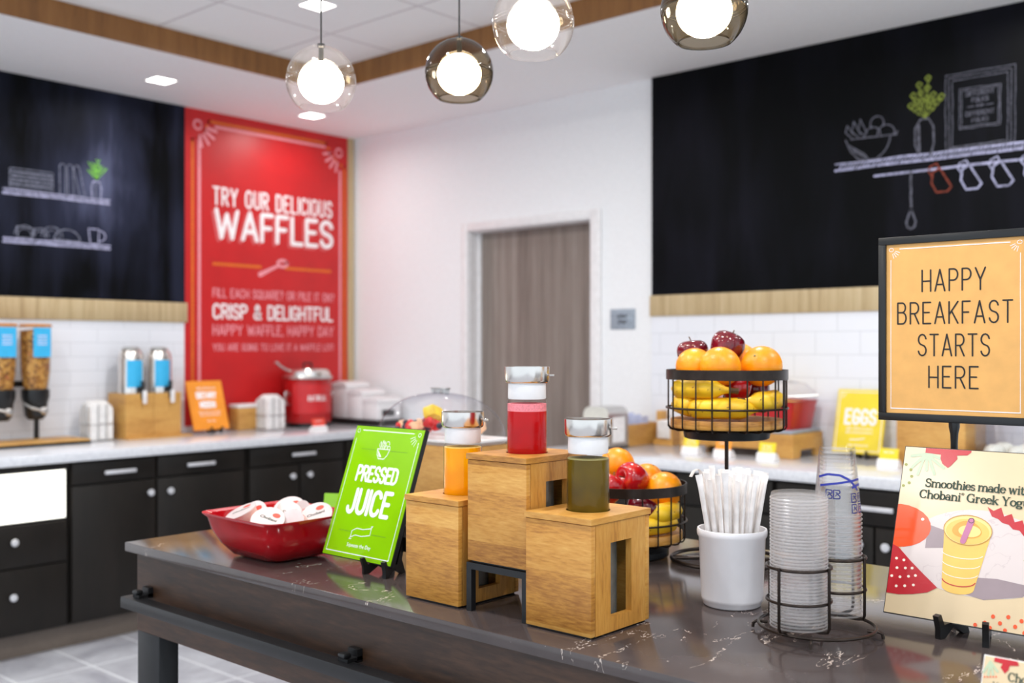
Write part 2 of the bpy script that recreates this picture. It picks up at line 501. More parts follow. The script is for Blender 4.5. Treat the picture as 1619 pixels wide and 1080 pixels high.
class MB:
    def __init__(self):
        self.bm = bmesh.new()
        self.T = Matrix.Identity(4)

    def v(self, p):
        return self.bm.verts.new(self.T @ Vector(p))

    def f(self, vs, mi=0, smooth=True):
        try:
            fc = self.bm.faces.new(vs)
        except ValueError:
            return None
        fc.material_index = mi
        fc.smooth = smooth
        return fc

    def box(self, x0, x1, y0, y1, z0, z1, mi=0, bev=0.0, seg=2):
        vs = [self.v(p) for p in ((x0, y0, z0), (x1, y0, z0), (x1, y1, z0), (x0, y1, z0), (x0, y0, z1), (x1, y0, z1), (x1, y1, z1), (x0, y1, z1))]
        fs = [self.f([vs[i] for i in q], mi) for q in ((3, 2, 1, 0), (4, 5, 6, 7), (0, 1, 5, 4), (1, 2, 6, 5), (2, 3, 7, 6), (3, 0, 4, 7))]
        if bev > 0:
            es = list({e for fc in fs for e in fc.edges})
            r = bmesh.ops.bevel(self.bm, geom=es, offset=bev, segments=seg, affect='EDGES', profile=0.5)
            for fc in r['faces']:
                fc.material_index = mi
                fc.smooth = True
        return self

    def loft(self, loops, mi=0, close=False, cap0=True, cap1=True):
        rings = [[self.v(p) for p in lp] for lp in loops]
        n = len(rings[0])
        pairs = list(zip(rings[:-1], rings[1:]))
        if close:
            pairs.append((rings[-1], rings[0]))
        for a, b in pairs:
            for k in range(n):
                self.f([a[k], a[(k + 1) % n], b[(k + 1) % n], b[k]], mi)
        if not close:
            if cap0:
                self.f(list(reversed(rings[0])), mi)
            if cap1:
                self.f(rings[-1], mi)
        return self

    def lathe(self, prof, seg=32, mi=0, c=(0, 0, 0), cap=True):
        rings = []
        for (r, z) in prof:
            if r < 1e-6:
                rings.append([self.v((c[0], c[1], c[2] + z))])
            else:
                rings.append([self.v((c[0] + r * math.cos(2 * math.pi * k / seg), c[1] + r * math.sin(2 * math.pi * k / seg), c[2] + z)) for k in range(seg)])
        for a, b in zip(rings[:-1], rings[1:]):
            for k in range(seg):
                k2 = (k + 1) % seg
                if len(a) == 1 and len(b) == 1:
                    continue
                if len(a) == 1:
                    self.f([a[0], b[k2], b[k]][::-1], mi)
                elif len(b) == 1:
                    self.f([a[k], a[k2], b[0]], mi)
                else:
                    self.f([a[k], a[k2], b[k2], b[k]], mi)
        if cap:
            if len(rings[0]) > 1:
                self.f(list(reversed(rings[0])), mi)
            if len(rings[-1]) > 1:
                self.f(rings[-1], mi)
        return self

    def tube(self, pts, r, seg=8, mi=0, closed=False):
        P = [Vector(p) for p in pts]
        n = len(P)
        rr = r if isinstance(r, (list, tuple)) else [r] * n
        loops = []
        up = Vector((0, 0, 1))
        prev = None
        for i in range(n):
            if closed:
                t = (P[(i + 1) % n] - P[i - 1]).normalized()
            else:
                t = (P[min(i + 1, n - 1)] - P[max(i - 1, 0)]).normalized()
            if prev is None:
                a = t.cross(up)
                if a.length < 1e-3:
                    a = t.cross(Vector((1, 0, 0)))
                a.normalize()
            else:
                a = (prev - t * prev.dot(t))
                if a.length < 1e-6:
                    a = t.orthogonal()
                a.normalize()
            prev = a
            b = t.cross(a)
            loops.append([P[i] + (a * math.cos(2 * math.pi * k / seg) + b * math.sin(2 * math.pi * k / seg)) * rr[i] for k in range(seg)])
        return self.loft(loops, mi, close=closed)

    def ring(self, R, r, z, seg=40, c=(0, 0), mi=0, rs=8):
        return self.tube([(c[0] + R * math.cos(2 * math.pi * k / seg), c[1] + R * math.sin(2 * math.pi * k / seg), z) for k in range(seg)], r, rs, mi, True)

    def prism(self, poly, fn, mi=0):
        """poly: 2-D outline; fn(p, side) -> 3-D point for side 0 and 1"""
        return self.loft([[fn(p, 0) for p in poly], [fn(p, 1) for p in poly]], mi)

    def slab_xz(self, poly, y0, y1, mi=0):
        return self.prism(poly, lambda p, s: (p[0], y1 if s == 0 else y0, p[1]), mi)

    def slab_yz(self, poly, x0, x1, mi=0):
        return self.prism(poly, lambda p, s: (x0 if s == 0 else x1, p[0], p[1]), mi)

    def slab_xy(self, poly, z0, z1, mi=0):
        return self.prism(poly, lambda p, s: (p[0], p[1], z0 if s == 0 else z1), mi)

    def flat(self, poly, y, mi=0):
        """printed patch in the local XZ plane facing -Y"""
        self.f([self.v((p[0], y, p[1])) for p in poly], mi, False)
        return self

    def ribbon(self, pts, w, y, mi=0, closed=False):
        """printed or drawn stroke in the local XZ plane facing -Y: mitred along bends, round at its ends"""
        ws = list(w) if isinstance(w, (list, tuple)) else [w] * len(pts)
        P, W = [pts[0]], [ws[0]]
        for p, q in zip(pts[1:], ws[1:]):
            if math.hypot(p[0] - P[-1][0], p[1] - P[-1][1]) > 1e-6:
                P.append(p)
                W.append(q)
        if len(P) < 2:
            return self
        runs, cur = [], [0]
        for i in range(1, len(P)):
            cur.append(i)
            if i < len(P) - 1:
                a0 = math.atan2(P[i][1] - P[i - 1][1], P[i][0] - P[i - 1][0])
                a1 = math.atan2(P[i + 1][1] - P[i][1], P[i + 1][0] - P[i][0])
                d = (a1 - a0 + math.pi) % (2 * math.pi) - math.pi
                if abs(d) > D2R(62):
                    runs.append(cur)
                    cur = [i]
        runs.append(cur)
        for run in runs:
            self._lift = (getattr(self, '_lift', 0) + 1) % 7
            yy_ = y - self._lift * 2.5e-5
            n = len(run)
            lf, rt = [], []
            for k, i in enumerate(run):
                d0 = d1 = None
                if k > 0:
                    d0 = (P[i][0] - P[run[k - 1]][0], P[i][1] - P[run[k - 1]][1])
                if k < n - 1:
                    d1 = (P[run[k + 1]][0] - P[i][0], P[run[k + 1]][1] - P[i][1])
                us = [(d[0] / math.hypot(*d), d[1] / math.hypot(*d)) for d in (d0, d1) if d]
                tx, tz = sum(u[0] for u in us), sum(u[1] for u in us)
                L = math.hypot(tx, tz)
                tx, tz = tx / L, tz / L
                c = us[0][0] * tx + us[0][1] * tz
                h = W[i] / 2 / max(c, 0.5)
                lf.append(self.v((P[i][0] - tz * h, yy_, P[i][1] + tx * h)))
                rt.append(self.v((P[i][0] + tz * h, yy_, P[i][1] - tx * h)))
            for k in range(n - 1):
                self.f([rt[k], rt[k + 1], lf[k + 1], lf[k]], mi, False)
            for k, sgn in ((0, -1), (n - 1, 1)):
                i, j = run[k], run[1] if k == 0 else run[k - 1]
                dx, dz = (P[i][0] - P[j][0], P[i][1] - P[j][1])
                a0 = math.atan2(dz, dx)
                r = W[i] / 2
                mid = [self.v((P[i][0] + r * math.cos(a0 + q), yy_, P[i][1] + r * math.sin(a0 + q))) for q in (-1.0, -0.5, 0.0, 0.5, 1.0)]
                e0, e1 = (rt[k], lf[k]) if sgn > 0 else (lf[k], rt[k])
                self.f([e0] + mid + [e1], mi, False)
        return self

    def dots(self, p0, p1, n, r, y, mi=0):
        for k in range(n):
            t = k / (n - 1)
            x, z = p0[0] + (p1[0] - p0[0]) * t, p0[1] + (p1[1] - p0[1]) * t
            self.flat([(x + r * math.cos(2 * math.pi * q / 8), z + r * math.sin(2 * math.pi * q / 8)) for q in range(8)], y, mi)
        return self

    def strokes(self, text, x0, x1, z0, h, w, y, mi=0, font=None, gap=0.22):
        """lettering drawn with strokes, squeezed to fit x0..x1"""
        font = font or CAPS
        adv, lay = 0, []
        for ch in text:
            gw, pl = font.get(ch, (0.3, []))
            lay.append((adv, pl))
            adv += gw + gap
        adv -= gap
        sx = (x1 - x0 - w) / max(adv, 1e-6)
        for (a, pl) in lay:
            for s in pl:
                wt = 1.0
                if isinstance(s, tuple):
                    s, wt = s
                P = [(x0 + w / 2 + (a + p[0]) * sx, z0 + w / 2 + p[1] * (h - w)) for p in s]
                ww = [w * q for q in wt] if isinstance(wt, list) else w * wt
                self.ribbon(P, ww, y, mi)
        return self

    def text(self, body, x, z, size, y, mi=0, width=None, bold=0.0, align='CENTER'):
        """lettering in Blender's own built-in typeface"""
        cu = bpy.data.curves.new('lettering', 'FONT')
        cu.body = body
        cu.size = size
        cu.align_x = align
        cu.offset = bold
        cu.resolution_u = 3
        ob = bpy.data.objects.new('lettering', cu)
        COL.objects.link(ob)
        dg = bpy.context.evaluated_depsgraph_get()
        me = bpy.data.meshes.new_from_object(ob.evaluated_get(dg))
        xs = [v.co.x for v in me.vertices] or [0, 1]
        s = 1.0
        if width:
            s = width / max(1e-6, max(xs) - min(xs))
        vs = [self.v((x + v.co.x * s, y, z + v.co.y)) for v in me.vertices]
        for p in me.polygons:
            self.f([vs[i] for i in p.vertices], mi, False)
        bpy.data.objects.remove(ob)
        bpy.data.curves.remove(cu)
        bpy.data.meshes.remove(me)
        return self

    def build(self, name, mats, parent=None, loc=(0, 0, 0), rot=(0, 0, 0), sharp=32):
        me = bpy.data.meshes.new(name)
        self.bm.to_mesh(me)
        self.bm.free()
        for m in (mats if isinstance(mats, (list, tuple)) else [mats]):
            me.materials.append(MT[m] if isinstance(m, str) else m)
        me.set_sharp_from_angle(angle=D2R(sharp))
        o = bpy.data.objects.new(name, me)
        COL.objects.link(o)
        o.location = loc
        o.rotation_euler = rot
        if parent:
            o.parent = parent
        return o


def tag(o, label=None, cat=None, group=None, kind=None):
    if label:
        o['label'] = label
    if cat:
        o['category'] = cat
    if group:
        o['group'] = group
    if kind:
        o['kind'] = kind
    return o


def thing(name, label, cat, loc=(0, 0, 0), rot=(0, 0, 0), group=None):
    o = bpy.data.objects.new(name, None)
    o.empty_display_size = 0.05
    COL.objects.link(o)
    o.location = loc
    o.rotation_euler = rot
    return tag(o, label, cat, group)


def dup(root, loc=None, rot=None, label=None, group=None, parent=None):
    c = root.copy()
    COL.objects.link(c)
    c.parent = parent
    if loc is not None:
        c.location = loc
    if rot is not None:
        c.rotation_euler = rot
    if label:
        c['label'] = label
    if group:
        c['group'] = group
    for ch in list(root.children):
        dup(ch, parent=c)
    return c


def struct(o):
    o['kind'] = 'structure'
    return o


# stroke alphabet: width, list of polylines in a unit-high box
def _caps():
    G = {}
    w = 0.5
    def st(x, a=0, b=1):
        return [(x, a), (x, b)]
    G['A'] = (0.56, [[(0, 0), (0.28, 1), (0.56, 0)], [(0.085, 0.3), (0.475, 0.3)]])
    G['B'] = (w, [st(0), [(0, 1), (0.26, 1)] + arc(0.26, 0.77, 0.2, 0.23, 90, -90) + [(0, 0.54)], [(0.26, 0.54)] + arc(0.27, 0.27, 0.23, 0.27, 90, -90) + [(0, 0)]])
    G['C'] = (w, [arc(0.25, 0.72, 0.25, 0.28, 15, 180, 8) + arc(0.25, 0.28, 0.25, 0.28, 180, 345, 8)])
    G['D'] = (w, [[(0, 0), (0, 1), (0.2, 1)] + arc(0.2, 0.7, 0.3, 0.3, 90, 0, 6) + arc(0.2, 0.3, 0.3, 0.3, 0, -90, 6) + [(0, 0)]])
    G['E'] = (0.44, [[(0.44, 1), (0, 1), (0, 0), (0.44, 0)], [(0, 0.52), (0.36, 0.52)]])
    G['F'] = (0.42, [[(0.42, 1), (0, 1), (0, 0)], [(0, 0.5), (0.34, 0.5)]])
    G['G'] = (w, [arc(0.25, 0.72, 0.25, 0.28, 15, 180, 8) + arc(0.25, 0.28, 0.25, 0.28, 180, 360, 8) + [(0.5, 0.45), (0.28, 0.45)]])
    G['H'] = (w, [st(0), st(w), [(0, 0.48), (w, 0.48)]])
    G['I'] = (0.0, [st(0)])
    G['J'] = (0.4, [[(0.4, 1), (0.4, 0.24)] + arc(0.2, 0.24, 0.2, 0.24, 0, -170, 8)])
    G['K'] = (w, [st(0), [(w, 1), (0.02, 0.42)], [(0.17, 0.52), (w, 0)]])
    G['L'] = (0.42, [[(0, 1), (0, 0), (0.42, 0)]])
    G['M'] = (0.66, [[(0, 0), (0, 1), (0.33, 0.3), (0.66, 1), (0.66, 0)]])
    G['N'] = (0.52, [[(0, 0), (0, 1), (0.52, 0), (0.52, 1)]])
    G['O'] = (0.52, [arc(0.26, 0.7, 0.26, 0.3, 0, 180, 8) + arc(0.26, 0.3, 0.26, 0.3, 180, 360, 8) + [(0.52, 0.7)]])
    G['P'] = (0.48, [st(0), [(0, 1), (0.24, 1)] + arc(0.24, 0.74, 0.24, 0.26, 90, -90) + [(0, 0.48)]])
    G['Q'] = (0.52, G['O'][1] + [[(0.32, 0.2), (0.54, -0.04)]])
    G['R'] = (w, [st(0), [(0, 1), (0.25, 1)] + arc(0.25, 0.74, 0.24, 0.26, 90, -90) + [(0, 0.48)], [(0.24, 0.48), (w, 0)]])
    G['S'] = (0.48, [arc(0.24, 0.755, 0.235, 0.245, 10, 245, 9) + [(0.33, 0.47)] + arc(0.24, 0.245, 0.24, 0.245, 55, -170, 9)])
    G['T'] = (0.5, [st(0.25), [(0, 1), (0.5, 1)]])
    G['U'] = (w, [[(0, 1), (0, 0.27)] + arc(0.25, 0.27, 0.25, 0.27, 180, 360, 10) + [(0.5, 1)]])
    G['V'] = (0.54, [[(0, 1), (0.27, 0), (0.54, 1)]])
    G['W'] = (0.82, [[(0, 1), (0.2, 0), (0.41, 0.86), (0.62, 0), (0.82, 1)]])
    G['X'] = (0.54, [[(0, 0), (0.54, 1)], [(0, 1), (0.54, 0)]])
    G['Y'] = (0.54, [[(0, 1), (0.27, 0.46), (0.27, 0)], [(0.54, 1), (0.27, 0.46)]])
    G['&'] = (0.56, [[(0.56, 0)] + [(0.12, 0.66)] + arc(0.26, 0.8, 0.15, 0.2, 200, -20, 8) + [(0.06, 0.36)] + arc(0.22, 0.22, 0.22, 0.22, 150, 300, 6) + [(0.54, 0.42)]])
    G['?'] = (0.4, [arc(0.2, 0.77, 0.2, 0.23, 170, -60, 8) + [(0.2, 0.42), (0.2, 0.26)], [(0.2, 0.03), (0.2, 0.0)]])
    G['!'] = (0.04, [[(0.02, 1), (0.02, 0.3)], [(0.02, 0.03), (0.02, 0)]])
    G[','] = (0.06, [[(0.05, 0.06), (0, -0.12)]])
    G[' '] = (0.26, [])
    return G


CAPS = _caps()


def _serif():
    """bold book-face lettering: thick stems, thin joins, small slab feet"""
    G = {}
    X = 0.64
    th = 0.5
    def stem(x, a, b):
        return [(x, a), (x, b)]
    def foot(x, z, h=0.11):
        return ([(x - h, z), (x + h, z)], 0.45)
    def oval(cx, cz, rx, rz, a0=0, a1=360, n=20):
        p = arc(cx, cz, rx, rz, a0, a1, n)
        ww = [0.5 + 0.55 * abs(math.cos(D2R(a0 + (a1 - a0) * k / n))) for k in range(n + 1)]
        return (p, ww)
    G['o'] = (0.52, [oval(0.26, X / 2, 0.24, X / 2)])
    G['e'] = (0.48, [oval(0.25, X / 2, 0.23, X / 2, 10, 320), ([(0.02, 0.36), (0.47, 0.38)], 0.45)])
    G['c'] = (0.46, [oval(0.25, X / 2, 0.23, X / 2, 45, 318)])
    G['a'] = (0.5, [stem(0.4, 0.02, 0.46), (arc(0.22, 0.45, 0.18, 0.2, 0, 160, 8), 0.6), oval(0.2, 0.18, 0.19, 0.18), foot(0.46, 0.0, 0.06)])
    G['s'] = (0.4, [(arc(0.2, 0.48, 0.17, 0.16, 30, 240, 7) + arc(0.2, 0.16, 0.19, 0.16, 60, -160, 7), 0.72)])
    G['t'] = (0.36, [[(0.14, 0.82), (0.14, 0.14)] + arc(0.26, 0.13, 0.12, 0.12, 180, 320, 5), ([(0, X), (0.34, X)], 0.5)])
    G['h'] = (0.62, [stem(0.1, 0, 1.0), stem(0.5, 0, 0.44), (arc(0.3, 0.42, 0.2, 0.22, 0, 170, 8), 0.75), foot(0.1, 0), foot(0.5, 0), ([(0, 1), (0.1, 1)], 0.5)])
    G['n'] = (0.62, [stem(0.1, 0, X), stem(0.5, 0, 0.44), (arc(0.3, 0.42, 0.2, 0.22, 0, 170, 8), 0.75), foot(0.1, 0), foot(0.5, 0), ([(0, X), (0.1, X)], 0.5)])
    G['m'] = (0.98, [stem(0.1, 0, X), stem(0.49, 0, 0.44), stem(0.88, 0, 0.44), (arc(0.3, 0.42, 0.19, 0.22, 0, 170, 8), 0.75), (arc(0.69, 0.42, 0.19, 0.22, 0, 170, 8), 0.75), foot(0.1, 0), foot(0.49, 0), foot(0.88, 0), ([(0, X), (0.1, X)], 0.5)])
    G['i'] = (0.22, [stem(0.11, 0, X), foot(0.11, 0), ([(0.0, X), (0.11, X)], 0.5), [(0.11, 0.9), (0.11, 0.92)]])
    G['r'] = (0.44, [stem(0.1, 0, X), (arc(0.28, 0.4, 0.18, 0.22, 175, 60, 6), 0.8), foot(0.1, 0), ([(0, X), (0.1, X)], 0.5)])
    G['d'] = (0.56, [stem(0.44, 0, 1.0), oval(0.23, X / 2, 0.21, X / 2), ([(0.34, 1), (0.44, 1)], 0.5), foot(0.5, 0, 0.07)])
    G['b'] = (0.56, [stem(0.1, 0, 1.0), oval(0.31, X / 2, 0.21, X / 2), ([(0, 1), (0.1, 1)], 0.5)])
    G['k'] = (0.58, [stem(0.1, 0, 1.0), ([(0.48, X), (0.12, 0.28)], 0.5), [(0.24, 0.38), (0.5, 0)], foot(0.1, 0), foot(0.5, 0, 0.09), foot(0.47, X, 0.09), ([(0, 1), (0.1, 1)], 0.5)])
    G['u'] = (0.62, [[(0.1, X), (0.1, 0.2)], (arc(0.3, 0.2, 0.2, 0.2, 180, 350, 8), 0.75), stem(0.5, 0, X), ([(0, X), (0.1, X)], 0.5), ([(0.4, X), (0.5, X)], 0.5), foot(0.56, 0, 0.06)])
    G['w'] = (0.82, [[(0.08, X), (0.24, 0)], ([(0.24, 0), (0.41, 0.6)], 0.55), [(0.41, 0.6), (0.58, 0)], ([(0.58, 0), (0.74, X)], 0.55), foot(0.08, X, 0.09), foot(0.74, X, 0.09)])
    G['g'] = (0.54, [oval(0.23, 0.42, 0.19, 0.21), oval(0.25, -0.12, 0.23, 0.14), ([(0.1, 0.2), (0.12, 0.03), (0.36, 0.0)], 0.6), ([(0.38, 0.58), (0.52, 0.64)], 0.6)])
    G['S'] = (0.58, [(arc(0.28, 0.76, 0.24, 0.24, 20, 240, 9) + arc(0.28, 0.25, 0.26, 0.25, 60, -160, 9), 0.85), ([(0.52, 0.7), (0.52, 0.98)], 0.4), ([(0.02, 0.02), (0.02, 0.3)], 0.4)])
    G['C'] = (0.7, [oval(0.36, 0.5, 0.34, 0.5, 45, 315), ([(0.62, 0.66), (0.62, 0.98)], 0.45)])
    G['G'] = (0.78, [oval(0.37, 0.5, 0.35, 0.5, 45, 320), ([(0.64, 0.68), (0.64, 0.98)], 0.45), stem(0.64, 0.04, 0.4), foot(0.62, 0.42, 0.13)])
    G['Y'] = (0.74, [[(0.1, 1), (0.37, 0.46)], ([(0.64, 1), (0.37, 0.46)], 0.55), stem(0.37, 0, 0.46), foot(0.1, 1), foot(0.64, 1), foot(0.37, 0)])
    G['B'] = (0.66, [stem(0.12, 0, 1), (arc(0.34, 0.76, 0.2, 0.23, 90, -90, 8), 0.9), (arc(0.36, 0.27, 0.24, 0.26, 90, -90, 8), 0.9), ([(0, 1), (0.34, 1)], 0.5), ([(0.12, 0.53), (0.36, 0.53)], 0.5), ([(0, 0), (0.36, 0)], 0.5)])
    G['V'] = (0.74, [[(0.1, 1), (0.37, 0)], ([(0.37, 0), (0.64, 1)], 0.55), foot(0.1, 1), foot(0.64, 1)])
    G['l'] = (0.22, [stem(0.11, 0, 1), foot(0.11, 0), ([(0.0, 1), (0.11, 1)], 0.5)])
    G['\u00ae'] = (0.26, [(arc(0.13, 0.9, 0.13, 0.13, 0, 360, 12), 0.25), ([(0.1, 0.83), (0.1, 0.97), (0.16, 0.95), (0.1, 0.9), (0.17, 0.83)], 0.22)])
    G[' '] = (0.22, [])
    return G


SERIF = _serif()


# ------------------------------------------------------------------ the setting
YW, XW = 5.36, 4.48           # inner faces of the left and the right wall
ZS, ZC = 2.78, 2.89           # soffit and raised ceiling
FAR = -3.2

struct(MB().box(-1.8, XW + 1.2, -1.8, YW + 0.2, -0.1, 0).build('floor', 'floor'))  # ends just behind the camera to let world light up to the ceiling
struct(MB().box(FAR, XW + 0.2, YW, YW + 0.15, 0, ZC + 0.1).build('wall_left', 'wall'))
D0, D1, DH = 3.378, 4.304, 2.097     # door opening
wr = MB()
wr.box(XW, XW + 0.14, FAR, D0, 0, ZC + 0.1).box(XW, XW + 0.14, D1, YW, 0, ZC + 0.1).box(XW, XW + 0.14, D0, D1, DH, ZC + 0.1)
struct(wr.build('wall_right', 'wall'))
struct(MB().box(FAR, 3.542, FAR, 4.432, ZC, ZC + 0.05).build('ceiling', 'ceiling_tile'))
so = MB()
so.box(FAR, XW, 4.432, YW, ZS, ZS + 0.16).box(3.542, XW, FAR, 4.432, ZS, ZS + 0.16)
struct(so.build('ceiling_soffit', 'ceiling_paint'))
fa = MB()
fa.box(FAR, 3.542, 4.420, 4.432, ZS - 0.002, ZC).box(3.530, 3.542, FAR, 4.420, ZS - 0.002, ZC)
struct(fa.build('trim_1', 'fascia'))

# door with its painted frame, set back in the opening
dr = struct(MB().box(XW + 0.085, XW + 0.125, D0 + 0.012, D1 - 0.012, 0.005, DH - 0.012).build('door_1', 'door_wood'))
fr = MB()
fr.box(XW, XW + 0.14, D0, D0 + 0.012, 0, DH).box(XW, XW + 0.14, D1 - 0.012, D1, 0, DH).box(XW, XW + 0.14, D0, D1, DH - 0.012, DH)
fr.box(XW - 0.018, XW, D0 - 0.062, D0 + 0.006, 0, DH + 0.045, 0, 0.004).box(XW - 0.018, XW, D1 - 0.006, D1 + 0.045, 0, DH + 0.045, 0, 0.004)
fr.box(XW - 0.018, XW, D0 + 0.006, D1 - 0.006, DH - 0.006, DH + 0.045, 0, 0.004)
fr.box(XW + 0.07, XW + 0.085, D1 - 0.03, D1 - 0.012, 0, DH - 0.012).box(XW + 0.07, XW + 0.085, D0 + 0.012, D0 + 0.022, 0, DH - 0.012)
fr.build('door_frame', 'white_plastic', dr)
hd = MB()
hd.tube([(XW + 0.09, D0 + 0.09, 1.0), (XW + 0.04, D0 + 0.09, 1.0), (XW + 0.035, D0 + 0.1, 1.0), (XW + 0.035, D0 + 0.2, 1.0)], 0.009, 10)
hd.box(XW + 0.08, XW + 0.086, D0 + 0.06, D0 + 0.12, 0.96, 1.04)
hd.build('door_handle', 'steel', dr)

# tiled strips and timber trims
struct(MB().box(FAR, 3.228, YW - 0.012, YW, 0.916, 1.545).build('wall_left_tile', 'tile_left'))
struct(MB().box(XW - 0.012, XW, FAR, 2.992, 0.916, 1.56).build('wall_right_tile', 'tile_right'))
struct(MB().box(FAR, 3.232, YW - 0.022, YW, 1.542, 1.655, 0, 0.002).build('trim_2', 'pale_wood'))
struct(MB().box(XW - 0.022, XW, FAR, 2.998, 1.558, 1.664, 0, 0.002).build('trim_3', 'pale_wood'))
struct(MB().box(4.414, 4.462, YW - 0.02, YW, 0.93, ZS).build('trim_4', 'pale_wood'))
struct(MB().box(FAR, 4.40, 4.775, 4.79, 0, 0.115).build('baseboard_left', 'toe'))
struct(MB().box(3.83, 3.845, FAR, 3.17, 0, 0.115).build('baseboard_right', 'toe'))

# recessed square downlights
lab = ['square recessed downlight in the soffit above the left chalkboard', 'square recessed downlight in the soffit above the red waffle panel']
for k, (lx, ly, lz) in enumerate(DOWNLIGHTS):
    seen = k in (0, 1, 6)
    o = MB()
    o.box(-0.066, 0.066, -0.066, -0.056, -0.004, 0.0).box(-0.066, 0.066, 0.056, 0.066, -0.004, 0.0)
    o.box(-0.066, -0.056, -0.056, 0.056, -0.004, 0.0).box(0.056, 0.066, -0.056, 0.056, -0.004, 0.0)
    if k == 0:
        r = thing('downlight', lab[0], 'ceiling light', (lx, ly, lz))
        o.build('frame', 'white_plastic', r)
        MB().box(-0.056, 0.056, -0.056, 0.056, -0.003, 0).build('lens', 'lamp_lens', r)
        first = r
    else:
        lb = lab[1] if k == 1 else ('square recessed downlight in the raised tiled ceiling' if k == 6 else 'square recessed downlight in the ceiling beyond the picture')
        dup(first, (lx, ly, lz), None, lb, 'recessed downlights')
        o.bm.free()
first['group'] = 'recessed downlights'

# ------------------------------------------------------------------ wall graphics
# left chalkboard
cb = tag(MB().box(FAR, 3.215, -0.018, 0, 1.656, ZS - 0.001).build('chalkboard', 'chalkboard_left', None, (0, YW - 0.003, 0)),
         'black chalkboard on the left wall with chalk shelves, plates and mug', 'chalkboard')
d = MB()
yy = -0.0188


def wob(p, q, n=6, a=0.002, rng=random.Random(4)):
    return [(p[0] + (q[0] - p[0]) * k / n + rng.uniform(-a, a), p[1] + (q[1] - p[1]) * k / n + rng.uniform(-a, a)) for k in range(n + 1)]


def chalk_rect(d, x0, x1, z0, z1, w, y, mi=0):
    for p, q in (((x0, z0), (x1, z0)), ((x1, z0), (x1, z1)), ((x1, z1), (x0, z1)), ((x0, z1), (x0, z0))):
        d.ribbon(wob(p, q), w, y, mi)


for zc in (2.182, 1.938):
    d.ribbon(wob((2.205, zc - 0.008), (2.762, zc - 0.008)), 0.012, yy)
    d.ribbon(wob((2.205, zc + 0.010), (2.762, zc + 0.010)), 0.008, yy)
    for k in range(46):
        x = 2.21 + k * 0.012
        d.ribbon([(x, zc - 0.008), (x + 0.008, zc + 0.01)], 0.004, yy)
for k in range(5):
    z = 2.204 + k * 0.02
    d.ribbon(arc(2.245, z + 0.009, 0.012, 0.008, 90, 270, 5) + [(2.44, z + 0.001)] + arc(2.445, z + 0.009, 0.012, 0.008, -90, 90, 5) + [(2.245, z + 0.017)], 0.004, yy, 1)
for (bx, lean) in ((2.505, 0.0), (2.545, 0.004), (2.58, 0.03)):
    d.ribbon([(bx - 0.014 + lean, 2.2), (bx - 0.016, 2.34)] + arc(bx, 2.34, 0.016, 0.016, 180, 0, 6) + [(bx + 0.016 + lean, 2.2)], 0.004, yy, 1)
d.ribbon([(2.665, 2.2), (2.66, 2.25), (2.672, 2.285), (2.705, 2.285), (2.716, 2.25), (2.712, 2.2)], 0.006, yy)
d.ribbon([(2.684, 2.2), (2.684, 2.275)], 0.004, yy, 1)
for k, a in enumerate((-62, -38, -15, 8, 30, 55)):
    L = 0.075 + 0.02 * (k % 2)
    ex, ez = 2.69 + L * 0.62 * math.sin(D2R(a)), 2.298 + L * math.cos(D2R(a))
    d.ribbon([(2.69, 2.295), (ex, ez)], 0.004, yy, 2)
    for t in (0.5, 0.75, 1.0):
        px, pz = 2.69 + (ex - 2.69) * t, 2.295 + (ez - 2.295) * t
        d.ribbon([(px - 0.010, pz + 0.010), (px, pz - 0.002)], 0.005, yy, 2)
        d.ribbon([(px, pz - 0.002), (px + 0.010, pz + 0.010)], 0.005, yy, 2)
for (cx, r) in ((2.31, 0.05), (2.39, 0.042), (2.45, 0.055)):
    d.ribbon(arc(cx, 1.97, r, r * 0.95, 0, 180, 12), 0.004, yy, 1)
    d.ribbon(arc(cx, 1.965, r * 0.7, r * 0.7, 0, 180, 10), 0.003, yy, 1)
d.ribbon([(2.27, 2.01), (2.275, 1.955), (2.35, 1.955), (2.36, 2.005), (2.27, 2.01)], 0.004, yy, 1)
d.ribbon(arc(2.53, 1.955, 0.07, 0.06, 180, 0, 12), 0.005, yy, 1)
d.ribbon([(2.46, 1.958), (2.6, 1.955)], 0.006, yy, 1)
d.ribbon([(2.645, 2.03), (2.655, 1.95), (2.7, 1.95), (2.702, 2.03), (2.645, 2.03)], 0.006, yy)
d.ribbon(arc(2.705, 1.995, 0.034, 0.028, 95, -95, 8), 0.006, yy)
d.build('chalk_drawing', ['chalk', 'chalk_mid', 'chalk_green'], cb)

# right chalkboard: the local x axis runs along the wall towards the viewer's right
cr = tag(MB().box(-2.985, 4.5, -0.018, 0, 1.665, ZS - 0.001).build('chalkboard', 'chalkboard_right', None, (XW - 0.003, 0, 0), (0, 0, D2R(-90))),
         'black chalkboard on the right wall with chalk fruit bowl and hanging mugs', 'chalkboard')
d = MB()
for (za, wd) in ((2.192, 0.010), (2.218, 0.008)):
    d.ribbon(wob((-2.0, za), (-0.6, za), 14), wd, yy)
for k in range(96):
    x = -1.985 + k * 0.0143
    d.ribbon([(x, 2.190), (x + 0.016, 2.218)], 0.005, yy)
d.ribbon(wob((-1.822, 2.148), (-0.6, 2.15), 12), 0.010, yy)
d.ribbon(wob((-1.663, 2.148), (-1.662, 1.99)), 0.010, yy, 1)
d.ribbon([(-1.662, 1.99), (-1.682, 1.935), (-1.677, 1.912), (-1.662, 1.905), (-1.647, 1.912), (-1.642, 1.935), (-1.662, 1.99)], 0.009, yy, 1)
